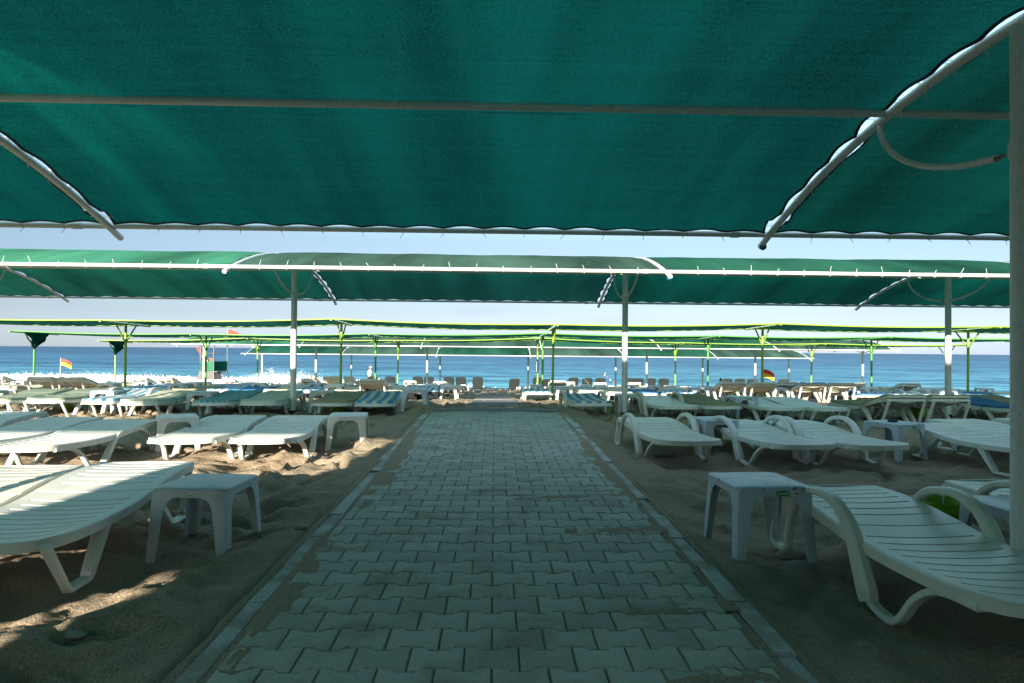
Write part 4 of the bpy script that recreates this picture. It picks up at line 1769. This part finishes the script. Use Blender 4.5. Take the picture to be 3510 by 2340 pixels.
# ties along the two ribs in view of the nearest awning, and the maker's print on its pipe
lo = Vector(galv1.location)
for X in (-3.42, 2.48):
    for k in range(2, 15):
        d = -.2 + k * .235
        if d > 3.0: break
        z = arch_h(d, 2.70)
        b = MB()
        tie(b, (X - lo.x, 3.14 + d - lo.y, z - lo.z + .01), (0, 1, -.3), .034, .04, -1)
        b.tube([(X - lo.x + .02, 3.14 + d - lo.y, z - lo.z + .02), (X - lo.x + .10, 3.14 + d - lo.y + .01, z - lo.z + .025)], .002, 4)
        b.tube([(X - lo.x - .02, 3.14 + d - lo.y, z - lo.z + .02), (X - lo.x - .10, 3.14 + d - lo.y + .01, z - lo.z + .025)], .002, 4)
        b.build('cable_tie', M['tie'], galv1)
fc = bpy.data.curves.new('pipe_lettering', 'FONT')
fc.body = 'BORUSAN MANNESMANN TS EN 10255 MEDIUM TS EN 10240 ISO 9001'
fc.size = .019
fc.extrude = .0003
fc.materials.append(M['ink'])
ft = bpy.data.objects.new('pipe_lettering', fc)
COL.objects.link(ft)
ft.parent = galv1
ft.rotation_euler = (R(90), 0, 0)
ft.location = (-.1 - lo.x, 3.14 + 1.08 - .0268 - lo.y, arch_h(1.08, 2.70) - .045 - .012 - lo.z)
font_to_mesh(ft)
b = MB(); b.lathe([(.0, 0), (.031, 0), (.033, .01), (.033, .05), (.029, .05)], 16)
capo = b.build('end_cap', mat_plain('blue_cap', (.05, .2, .35), .5), galv1)
capo.location = Vector((2.48, 3.14 + 3.16, arch_h(3.16, 2.70) - .003)) - lo
capo.rotation_euler = (R(90 + 18), 0, 0)

galv2 = galv_awning('arched green awning on grey posts spanning the picture behind the nearest one', 12.2, 2.34, [-3, -2, -1, 0, 1, 2], 2.70, G,
                    ['cloth2', 'cloth2', 'cloth_grey', 'cloth3', 'cloth3'], fine=(110, 60), ties=[(-3.02, 1, 0)], seed=2, big=.35)
lo2 = Vector(galv2.location)
capo2 = copy_tree(capo, galv2)
capo2.location = Vector((2.34, 12.2 - 3.14, arch_h(3.14, 2.70) - .003)) - lo2
capo2.rotation_euler = (R(-90 - 18), 0, 0)

row6 = galv_awning('arched green awning on thin grey posts, second nearest the sea', 36.6, 2.31, [-3, -2, -1, 0, 1, 2, 3], 1.76, G,
                   ['cloth2', 'cloth_grey', 'cloth_grey', 'cloth3', 'cloth3', 'cloth_grey'], fine=(60, 26), seed=3, r_post=.055, big=.35)
row7 = galv_awning('low arched green awning on thin grey posts nearest the sea', 45.8, 2.27, [-3, -2, -1, 0, 1, 2, 3], 1.25, G,
                   ['cloth3', 'cloth_grey', 'cloth3', 'cloth_grey', 'cloth3', 'cloth_grey'], fine=(60, 20), seed=4, r_post=.055, big=.35)


# ------------------------------------------------------------------ flat awnings on lime green posts
def lime_awning(label, yc, X0, ks, hn, hf, jit, mat_edge, seed, y0=-1.15, y1=1.25, droop=None):
    root = empty('shade_awning', (X0, yc, G(X0, yc)), label=label, cat='shade awning')
    lo = Vector(root.location)
    T = lambda p: (p[0] - lo.x, p[1] - lo.y, p[2] - lo.z)
    xsP = [X0 + 5.9 * k for k in ks]
    H = lambda i, d: (hn + (hf - hn) * (d - y0) / (y1 - y0)) + jit[i % len(jit)]
    pm = M[mat_edge]
    for i, X in enumerate(xsP):
        g = G(X, yc)
        ln = random.uniform(-.03, .03)
        b = MB(); b.tube([T((X + ln, yc, g - .12)), T((X, yc, H(i, 0) - .05))], .034, 14); b.build('post', pm, root)
        b = MB(); b.tube([T((X, yc + y0 - .1, H(i, y0) - .055)), T((X, yc + y1 + .08, H(i, y1) - .055))], .024, 12); b.build('rib', pm, root)
        for d in (-.52, .56):
            b = MB(); b.tube([T((X, yc, H(i, 0) - .58)), T((X, yc + d, H(i, d) - .06))], .021, 10); b.build('brace', pm, root)
    for d in (y0, y1):
        pts = [T((X, yc + d, H(i, d) - .03)) for i, X in enumerate(xsP)]
        fullp = []
        for i in range(len(pts) - 1):
            a, c = Vector(pts[i]), Vector(pts[i + 1])
            for k in range(8):
                t = k / 8
                p = a.lerp(c, t); p.z -= .05 * math.sin(math.pi * t)
                fullp.append(p)
        fullp.append(Vector(pts[-1]))
        b = MB(); b.tube(fullp, .020, 12); b.build('purlin', pm, root)
    for i in range(len(xsP) - 1):
        za, zb = jit[i % len(jit)], jit[(i + 1) % len(jit)]

        def zfun(d, x, i=i):
            u = (x - (xsP[i] - lo.x)) / 5.9
            return (hn + (hf - hn) * (d - y0) / (y1 - y0)) + jit[i % len(jit)] * (1 - u) + jit[(i + 1) % len(jit)] * u - .05 * math.sin(math.pi * min(max(u, 0), 1)) - lo.z - .03
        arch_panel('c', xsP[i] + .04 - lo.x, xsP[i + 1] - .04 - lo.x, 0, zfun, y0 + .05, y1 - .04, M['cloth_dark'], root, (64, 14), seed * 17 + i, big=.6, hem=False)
    if droop:   # loose corner of cloth gathered and hanging from the end
        X = xsP[0]
        b = MB()
        top = [(X + .02, yc - .55 + 1.3 * k / 12, H(0, -.55 + 1.3 * k / 12) - .03) for k in range(13)]
        tip = Vector((X + .06, yc - .1, H(0, 0) - .60))
        vs, nr = [], 9
        for j in range(nr):
            t = j / (nr - 1)
            for p in top:
                q = Vector(p).lerp(tip, t ** .9)
                q.x += .07 * math.sin(p[1] * 9 + j) * (1 - abs(2 * t - 1)) + .05 * math.sin(t * 3)
                vs.append(T(q))
        qs = [(j * 13 + k, j * 13 + k + 1, (j + 1) * 13 + k + 1, (j + 1) * 13 + k) for j in range(nr - 1) for k in range(12)]
        b.shell(vs, qs, (.012, 0, 0)); b.build('hanging_cloth', M['cloth'], root, smooth=80)
        b = MB(); b.tube([T(top[0])] + [T(Vector(top[0]).lerp(tip, k / 6) + Vector((0, .03 * math.sin(k * 2.1), 0))) for k in range(1, 7)], .022, 8)
        b.tube([T(top[-1])] + [T(Vector(top[-1]).lerp(tip, k / 6) + Vector((0, .03 * math.sin(k * 2.1), 0))) for k in range(1, 7)], .022, 8)
        b.build('hem', M['hem'], root)
    return root


lime_awning('flat dark awning edged in lime green, nearest the camera of the three on forked posts', 19.05, 1.65, [-3, -2, -1, 0, 1, 2, 3], 1.85, 1.79, [.05, -.02, .07, -.02, .06, .04, .04], 'lime', 5)
lime_awning('flat awning edged in bright green, middle one of three on forked posts', 24.15, 1.71, [-3, -2, -1, 0, 1, 2, 3, 4], 1.69, 1.635, [-.05, -.10, -.04, .03, 0, .02, .02, 0], 'green', 6, droop=True)
lime_awning('flat awning edged in lime green, farthest of three on forked posts', 29.0, 1.83, [-3, -2, -1, 0, 1, 2, 3], 1.52, 1.475, [-.125, .02, -.02, .13, -.01, .005, .01], 'lime', 7, droop=True)


# ------------------------------------------------------------------ lifeguard tower
def at(u, v_off, z):
    """point at image column u, v_off pixels above the horizon, depth z"""
    X, Y = cw((u - 1176) * z / 1568, z)
    return X, Y, CAM_H + v_off * z / 1568


TZ = 52.0
tx, ty = cw((492 - 1176) * TZ / 1568, TZ)
tg = G(tx, ty)
tower = empty('lifeguard_tower', (tx, ty, tg), R(-14), label='lifeguard tower with green cloth sides and grey skirt by the surf', cat='lifeguard tower')
hp = 1.28                     # platform height above the ground
# local: x to the right, y away
b = MB()
for (x, y) in ((-.72, -.6), (.42, -.6), (.72, .6), (-.42, .6)):
    b = MB(); b.tube([(x * 1.45, y * 1.3, -.1), (x, y, hp)], .045, 8); b.tube([(x, y, hp), (x, y, hp + 2.55)], .04, 8)
    b.build('corner_post', M['steelgrey'], tower)
b = MB(); b.box(-.76, .76, -.64, .64, hp - .06, hp); b.build('platform', M['steelgrey'], tower)
for nm, pts in (('grey_skirt', [(-.72, -.63), (.42, -.63)]), ('grey_skirt', [(.45, -.60), (.60, -.05)])):
    (xa, ya), (xb, yb) = pts
    b = MB()
    f = 1.3
    vs = [(xa, ya, hp - .07), (xb, yb, hp - .07), (xb + (xb - 0) * .2, yb * 1.15, hp - .62), (xa + xa * .2, ya * 1.15, hp - .62)]
    b.shell(vs, [(0, 1, 2, 3)], (0, .03, 0)); b.build('skirt_board', M['pgrey'], tower, smooth=0)


def cloth_band(xa, ya, xb, yb, mk):
    b = MB(); vs = []
    for j in range(7):
        for i in range(13):
            u = i / 12
            vs.append((xa + (xb - xa) * u + .015 * mn.noise((u * 6, j, 0)), ya + (yb - ya) * u + .02 * mn.noise((u * 6, j * .8, 4)), hp + .02 + .72 * j / 6))
    b.shell(vs, [(j * 13 + i, j * 13 + i + 1, (j + 1) * 13 + i + 1, (j + 1) * 13 + i) for j in range(6) for i in range(12)], (0, .006, 0))
    b.build('side_cloth', M[mk], tower, smooth=60)


cloth_band(-.74, -.65, .42, -.65, 'cloth2'); cloth_band(.47, -.6, .75, .6, 'cloth'); cloth_band(-.74, -.6, -.46, .6, 'cloth2')
b = MB()
for k in range(7):
    t = k / 6
    b.tube([(.80 + .4 * t * .4, -.25 + .1 * t, hp - .15 - 1.35 * t), (.95 + .4 * t, .3, hp - .15 - 1.35 * t)], .02, 6)
b.tube([(.74, -.2, hp), (1.0, -.1, -.05)], .025, 6); b.tube([(.85, .35, hp), (1.4, .35, -.05)], .025, 6)
b.build('ladder', M['steelgrey'], tower)
b = MB(); b.tube([(-.72, -.6, hp + 1.35), (.42, -.6, hp + 1.35), (.72, .6, hp + 1.35), (-.42, .6, hp + 1.35), (-.72, -.6, hp + 1.35)], .02, 6); b.build('rail', M['steelgrey'], tower)
b = MB()
vs = [(-1.1, -.95, hp + 2.55), (1.15, -.95, hp + 2.55), (1.15, .95, hp + 2.48), (-1.1, .95, hp + 2.48), (-.3, 0, hp + 2.78), (.5, 0, hp + 2.78)]
b.add(vs, [(0, 1, 5, 4), (1, 2, 5), (2, 3, 4, 5), (3, 0, 4), (3, 2, 1, 0)]); b.build('roof_cloth', M['cloth2'], tower, smooth=0)
b = MB(); b.tube([(-1.25, -.97, hp + 2.55), (1.2, -.97, hp + 2.55)], .022, 6); b.build('roof_bar', M['galv'], tower)
b = MB(); b.box(-.35, .05, -.1, .3, hp + .02, hp + .5); b.box(-.38, .08, -.14, -.08, hp + .5, hp + 1.0); b.build('seat', M['wood'], tower, smooth=0)

# red flag on the tower's mast
def flag(mb, x0, z1, w, h, taper=0.0, droop=.15, mi=0, half=None):
    n, m_ = 16, 8
    vs = []
    for j in range(m_ + 1):
        for i in range(n + 1):
            u, v = i / n, j / m_
            hh = h * (1 - taper * u)
            z = z1 - v * hh - droop * u * u - (0 if not taper else taper * h * u * .35)
            vs.append((x0 + w * u, .07 * math.sin(u * 8 + v) * u, z))
    for j in range(m_):
        for i in range(n):
            q = (j * (n + 1) + i, j * (n + 1) + i + 1, (j + 1) * (n + 1) + i + 1, (j + 1) * (n + 1) + i)
            mb.add([vs[k] for k in q] + [(vs[k][0], vs[k][1] + .008, vs[k][2]) for k in q], [(0, 1, 2, 3), (7, 6, 5, 4)], 0 if v_half(j, m_) else 1)


def v_half(j, m_):
    return j < m_ / 2


X, Y, Z = at(523, 0, 53)
X = float(X)
rf = empty('red_flag', (X, Y, G(X, Y)), R(0), label='plain red warning flag flying above the lifeguard tower', cat='flag')
zt = CAM_H + (798 - 756) * 53 / 1568 - G(X, Y)
b = MB(); b.tube([(0, 0, -.1), (0, 0, zt + .03)], .02, 8); b.build('flagpole', M['galv'], rf)
b = MB(); flag(b, .02, zt, .95, .75, .45, .3); b.build('flag_cloth', [M['red'], M['red']], rf, smooth=60, fix=False)

# rescue board leaning on the tower
ca_, sa_ = math.cos(R(35)), math.sin(R(35))
b = MB()
prof_b = [(-.16, .0), (-.14, .5), (-.1, .9), (.0, 1.08), (.1, .9), (.14, .5), (.16, 0), (.12, -.9), (-.12, -.9)]
for (lo_, hi_, mi) in ((-.9, .1, 1), (.1, 1.08, 0)):
    sec = [(-.12, lo_), (.12, lo_), (.16, (lo_ + hi_) / 2), (.13, hi_ - .25), (.02, hi_) if mi == 0 else (.16, hi_), (-.13, hi_ - .25) if mi == 0 else (-.16, hi_), (-.16, (lo_ + hi_) / 2)]
    vs = [(x, -.04, z) for x, z in sec] + [(x, .04, z) for x, z in sec]
    n = len(sec)
    b.add(vs, [tuple(range(n)), tuple(reversed(range(n, 2 * n)))] + [(i, (i + 1) % n, n + (i + 1) % n, n + i) for i in range(n)], mi)
rb = b.build('rescue_board', [M['red'], M['yellow']], smooth=30)
rb.location = (tx - .70, ty - .3, tg + hp + 1.15)
rb.rotation_euler = (R(8), R(-32), 0)
rb.scale = (.62, .62, .78)
tag(rb, 'red and yellow rescue board leaning at the left of the lifeguard tower', 'rescue board')


def beach_flag(u, z, ytop, label, w, h, pole_r=.02):
    X, Y, _ = at(u, 0, z)
    g = G(X, Y)
    hor = 793.6 + .0088 * u
    zt = CAM_H + (hor - ytop) * z / 1568 - g
    o = empty('beach_flag', (X, Y, g), 0, label=label, cat='flag', group='red and yellow beach flags')
    b = MB(); b.tube([(-.03, 0, -.1), (0, 0, zt + .03)], pole_r, 8); b.build('flagpole', M['tie'], o)
    b = MB(); flag(b, .02, zt - .04, w, h, 0, .33)
    b.build('flag_cloth', [M['red'], M['yellow']], o, smooth=60, fix=False)


beach_flag(140, 55, 823, 'red over yellow beach flag on a thin pole left of the lifeguard tower', .80, .52)
beach_flag(1753, 49, 847, 'red over yellow beach flag on a pole at the right, behind a seated person', .82, .58, .035)

# swim-area buoys
for i, (u, v) in enumerate(((1391, 858), (1396, 866), (1402, 873), (1411, 879), (1389, 862), (1406, 876))):
    hor = 804.9
    z = 3.62 * 1568 / (v - hor)
    X, Y, _ = at(u, 0, z)
    b = MB(); b.lathe([(0, -.1), (.06, -.07), (.09, 0), (.06, .07), (.02, .09), (.02, .13), (0, .13)], 12)
    o = b.build('buoy', M['red'] if i in (1, 3) else M['tie'])
    o.location = (X, Y, SEA + .05)
    rank = {1389: 'second', 1391: 'first', 1396: 'third', 1402: 'fourth', 1406: 'fifth', 1411: 'sixth'}[u]
    tag(o, ('red' if i in (1, 3) else 'white') + ' buoy, ' + rank + ' from the farthest in the string right of centre', 'buoy', 'string of swim-area buoys')


# ------------------------------------------------------------------ people
def skin_mesh(name, chains, mat, parent, sub=2):
    """chains: list of lists of (x, y, z, rx, ry); first point of each later chain may name an index into the first chain"""
    verts, edges, rad = [], [], []
    idx_of = {}
    for ch in chains:
        prev = None
        for p in ch:
            key = tuple(round(c, 4) for c in p[:3])
            if key in idx_of:
                i = idx_of[key]
            else:
                i = len(verts); verts.append(p[:3]); rad.append((p[3], p[4] if len(p) > 4 else p[3])); idx_of[key] = i
            if prev is not None and prev != i:
                edges.append((prev, i))
            prev = i
    me = bpy.data.meshes.new(name)
    me.from_pydata(verts, edges, [])
    me.materials.append(mat)
    o = bpy.data.objects.new(name, me)
    COL.objects.link(o)
    if parent: o.parent = parent
    md = o.modifiers.new('skin', 'SKIN')
    md.use_smooth_shade = True
    sv = me.skin_vertices[0].data
    for i, r_ in enumerate(rad):
        sv[i].radius = r_
    sv[0].use_root = True
    s = o.modifiers.new('sub', 'SUBSURF'); s.levels = sub; s.render_levels = sub
    return o


def head_parts(parent, c, hairmat, r=.1, hat=False, curly=True):
    """face and hair around head centre c; figure faces -> +y"""
    b = MB()
    vs, n1, n2 = [], 14, 18
    for j in range(n1 + 1):
        th = math.pi * j / n1
        for i in range(n2):
            ph = 2 * math.pi * i / n2
            x = .074 * math.sin(th) * math.cos(ph); y = .094 * math.sin(th) * math.sin(ph); z = .115 * math.cos(th)
            if y > 0: z -= .01
            if y > .07 and -.03 < z < .01 and abs(x) < .02: y += .022      # nose
            vs.append((c[0] + x, c[1] + y, c[2] + z))
    fs = [(j * n2 + i, j * n2 + (i + 1) % n2, (j + 1) * n2 + (i + 1) % n2, (j + 1) * n2 + i) for j in range(n1) for i in range(n2)]
    b.add(vs, fs)
    for s in (-1, 1):
        b.lathe([(0, 0), (.012, .01), (.014, .03), (.01, .05), (0, .055)], 8, c[0] + s * .076, c[1], c[2] - .03)
    b.build('head', M['skin'], parent, smooth=60)
    b = MB()
    for s in (-1, 1):
        b.lathe([(0, -.005), (.007, 0), (0, .005)], 8, c[0] + s * .03, c[1] + .088, c[2] + .012)
    b.box(c[0] - .022, c[0] + .022, c[1] + .085, c[1] + .090, c[2] - .052, c[2] - .046)
    b.build('eyes_and_mouth', M['hair2'], parent, smooth=0)
    b = MB(); vs = []
    for j in range(n1 + 1):
        th = math.pi * j / n1
        for i in range(n2):
            ph = 2 * math.pi * i / n2
            x = .088 * math.sin(th) * math.cos(ph); y = .102 * math.sin(th) * math.sin(ph) - .016; z = .118 * math.cos(th) + .016
            k = 1 + (.13 if curly else .05) * mn.noise((x * 45, y * 45, z * 45))
            if y > .03 and z < .05:
                k *= .72
            if z < -.05: k *= .85
            vs.append((c[0] + x * k, c[1] + y * k, c[2] + z * k))
    b.add(vs, fs)
    b.build('hair', hairmat, parent, smooth=80)


def seated_person(u, z, ytop, label, hairmat, topmat):
    X, Y, _ = at(u, 0, z)
    g = G(X, Y)
    p = empty('person', (X, Y, g), R(-5), label=label, cat='person')
    hor = 793.6 + .0088 * u
    top = CAM_H - (ytop - hor) * z / 1568 - g
    top = max(.80, min(1.3, top))
    k = top / .88
    # sits on the sand facing the sea, knees up, arms round the knees
    body = [[(0, 0, .10 * k, .14, .11), (0, -.02, .30 * k, .12, .09), (0, -.01, .50 * k, .14, .09), (0, .0, .60 * k, .07, .06), (0, .01, .68 * k, .045)],
            [(0, 0, .10 * k, .14, .11), (.10, .05, .11 * k, .09), (.13, .42, .36 * k, .06), (.12, .58, .08 * k, .042), (.12, .68, .05 * k, .03)],
            [(0, 0, .10 * k, .14, .11), (-.10, .05, .11 * k, .09), (-.13, .42, .36 * k, .06), (-.12, .58, .08 * k, .042), (-.12, .68, .05 * k, .03)],
            [(0, -.01, .50 * k, .14, .09), (.17, .0, .54 * k, .05), (.22, .16, .38 * k, .04), (.12, .38, .37 * k, .032), (.04, .44, .37 * k, .028)],
            [(0, -.01, .50 * k, .14, .09), (-.17, .0, .54 * k, .05), (-.22, .16, .38 * k, .04), (-.12, .38, .37 * k, .032), (-.04, .45, .36 * k, .028)]]
    skin_mesh('body', body, M['skin'], p)
    top_ = [[(0, -.02, .16 * k, .16, .13), (0, -.02, .32 * k, .14, .105), (0, -.01, .50 * k, .16, .105), (0, .0, .575 * k, .09, .07)],
            [(0, -.01, .50 * k, .16, .105), (.165, .0, .535 * k, .062), (.20, .09, .45 * k, .055)], [(0, -.01, .50 * k, .16, .105), (-.165, .0, .535 * k, .062), (-.20, .09, .45 * k, .055)]]
    skin_mesh('top', top_, topmat, p)
    head_parts(p, (0, .02, top - .105), hairmat)
    return p


seated_person(1656, 44.5, 869.5, 'person with curly reddish brown hair and grey-green top sitting facing the sea', M['hair'], M['topgreen'])
seated_person(1752, 44.2, 873.5, 'person with dark tied hair and navy top sitting in front of the right flag', M['hair2'], M['topnavy'])

X, Y, _ = at(850, 0, 57)
g = G(X, Y)
man = empty('person', (X, Y, g), R(-60), label='standing person in cream bucket hat and white shirt, arms folded, looking down by the surf', cat='person')
H_ = [(0, 0, .95, .13, .10), (0, -.02, 1.12, .13, .10), (0, -.03, 1.30, .16, .10), (0, -.01, 1.43, .10, .08), (0, .03, 1.50, .05), (0, .06, 1.56, .045)]
body = [H_,
        [H_[0], (.10, 0, .86, .085), (.11, .02, .48, .06), (.11, -.02, .10, .04), (.12, .10, .04, .035), (.12, .18, .03, .03)],
        [H_[0], (-.10, 0, .86, .085), (-.11, .02, .48, .06), (-.11, -.02, .10, .04), (-.12, .10, .04, .035), (-.12, .18, .03, .03)],
        [H_[2], (.19, -.01, 1.38, .055), (.25, .04, 1.12, .042), (.05, .20, 1.16, .034), (-.08, .18, 1.18, .03), (-.13, .17, 1.19, .018)],
        [H_[2], (-.19, -.01, 1.38, .055), (-.25, .04, 1.10, .042), (-.05, .23, 1.10, .034), (.08, .21, 1.10, .03), (.13, .20, 1.10, .018)]]
skin_mesh('body', body, M['skin'], man)
shirt = [[(0, 0, .84, .17, .14), (0, -.02, 1.0, .165, .135), (0, -.03, 1.30, .185, .125), (0, -.01, 1.42, .12, .09)],
         [(0, -.03, 1.30, .185, .125), (.19, -.01, 1.38, .075), (.245, .03, 1.17, .062)], [(0, -.03, 1.30, .185, .125), (-.19, -.01, 1.38, .075), (-.245, .03, 1.15, .062)]]
skin_mesh('shirt', shirt, M['shirt'], man)
shorts = [[(0, 0, .90, .15, .12), (.095, .0, .78, .105), (.105, .015, .52, .085)], [(0, 0, .90, .15, .12), (-.095, .0, .78, .105), (-.105, .015, .52, .085)]]
skin_mesh('shorts', shorts, M['shorts'], man)
head_parts(man, (0, .09, 1.60), M['hair2'], curly=False)
b = MB(); b.lathe([(.0, .125), (.06, .122), (.092, .10), (.105, .03), (.15, -.02), (.155, -.03), (.10, .0)], 20)
hat = b.build('bucket_hat', M['hat'], man, smooth=50); hat.location = (0, .08, 1.64); hat.rotation_euler = (R(-12), 0, 0)

# ------------------------------------------------------------------ small things on the sand
stones = [((1.62, 3.95), .055, 'flat grey stone lying beside the near right table', 1.5), ((1.60, 3.78), .06, 'half-buried grey stone just in front of the flat one', 1.4),
          ((-1.30, 4.25), .035, 'small rounded stone near the right leg of the left table', 1.3), ((-1.72, 2.72), .03, 'pale shell half sunk in the near left sand', 1.6),
          ((2.05, 2.85), .03, 'brown stone beside the foot of the near right lounger', 1.7), ((1.75, 7.9), .09, 'smooth tan stone under the first right lounger of the second row', 1.8)]
for (x, z), r, lab, st in stones:
    X, Y = cw(x, z)
    b = MB(); vs = []
    n1, n2 = 8, 14
    for j in range(n1 + 1):
        th = math.pi * j / n1
        for i in range(n2):
            ph = 2 * math.pi * i / n2
            k = 1 + .18 * mn.noise((math.cos(ph) * 1.3 + x, math.sin(ph) * 1.3, math.cos(th)))
            vs.append((r * st * k * math.sin(th) * math.cos(ph), r * k * math.sin(th) * math.sin(ph), r * .45 * k * math.cos(th)))
    b.add(vs, [(j * n2 + i, j * n2 + (i + 1) % n2, (j + 1) * n2 + (i + 1) % n2, (j + 1) * n2 + i) for j in range(n1) for i in range(n2)])
    o = b.build('beach_stone', M['stone'], smooth=80)
    o.location = (X, Y, sand_at(X, Y) + r * .1)
    o.rotation_euler = (0, 0, random.uniform(-.5, .5))
    tag(o, lab, 'stone', 'stones on the sand')

sb = MB()
for _ in range(1500):
    x = random.uniform(-6, 6.5); y = random.uniform(2.0, 12) ** 1.0
    if PX0 - .1 < x < PX1 + .1 and y < PEND:
        if random.random() > .12: continue
        z = path_z(y) + .001
    else:
        z = sand_at(x, y) + .002
    r = random.uniform(.003, .011)
    a = random.uniform(0, 6.28); k = random.uniform(.4, 1)
    v = [(x + r * math.cos(a), y + r * math.sin(a), z), (x - r * k * math.sin(a), y + r * k * math.cos(a), z + r * .2), (x - r * math.cos(a), y - r * math.sin(a), z), (x + r * k * math.sin(a), y - r * k * math.cos(a), z), (x, y, z + r * .45), (x, y, z - r * .3)]
    sb.add(v, [(0, 1, 4), (1, 2, 4), (2, 3, 4), (3, 0, 4), (1, 0, 5), (2, 1, 5), (3, 2, 5), (0, 3, 5)])
tag(sb.build('shell_grit', mat_plain('pale_shell', (.42, .40, .35), .8, 0, .3, 50), smooth=0), 'tiny pale shell pieces scattered over the sand', 'shell grit', kind='stuff')

# ------------------------------------------------------------------ unseen behind the camera: made-up building and an awning, both placed to shade the foreground
b = MB()
bar = empty('beach_bar', (7, -8, -.06), 0, label='long beach bar building standing behind the camera', cat='building')
W0, W1, D0, D1, BH = -12.8, 14, -4, 3, 4.95
b = MB()
E = W0 + 2.4                 # made-up open end, its gap shaped to let a sun patch through
b.box(E, W1, D1 - .25, D1, 0, 1.1); b.box(E, W1, D1 - .25, D1, 2.9, BH)
b.box(W0, E, D1 - .252, D1 - .002, 2.15, BH)
b.box(W0, W0 + .75, D1 - .25, D1 - .004, 0, 2.148); b.box(W0 + 1.22, E - .002, D1 - .25, D1 - .004, 0, 2.148)
b.box(W0 + .752, W0 + 1.218, D1 - .25, D1 - .004, 0, 1.05)
x = E
while x < W1:
    b.box(x, x + 1.6, D1 - .248, D1 - .002, 1.1, 2.9); x += 3.2
b.box(W1 - .25, W1, D0, D1 - .25, 0, BH); b.box(E, W1 - .25, D0, D0 + .25, 0, BH); b.box(E, E + .25, D0 + .25, D1 - .25, 0, BH)
b.build('wall', M['plaster'], bar, smooth=0)
b = MB(); b.shell([(W0, D0 - .3, BH + .002), (W1 + .2, D0 - .3, BH + .002), (W1 + .2, D1 + .1, BH + .15), (W0, D1 + .1, BH + .15)], [(0, 1, 2, 3)], (0, 0, .12)); b.build('roof', M['rooftile'], bar, smooth=0)
galv0 = galv_awning('arched green awning behind the camera, left of the beach bar', -8.8, -6.4, [-3, -2, -1, 0], 2.70, G, ['cloth2'], fine=(30, 20), seed=9)
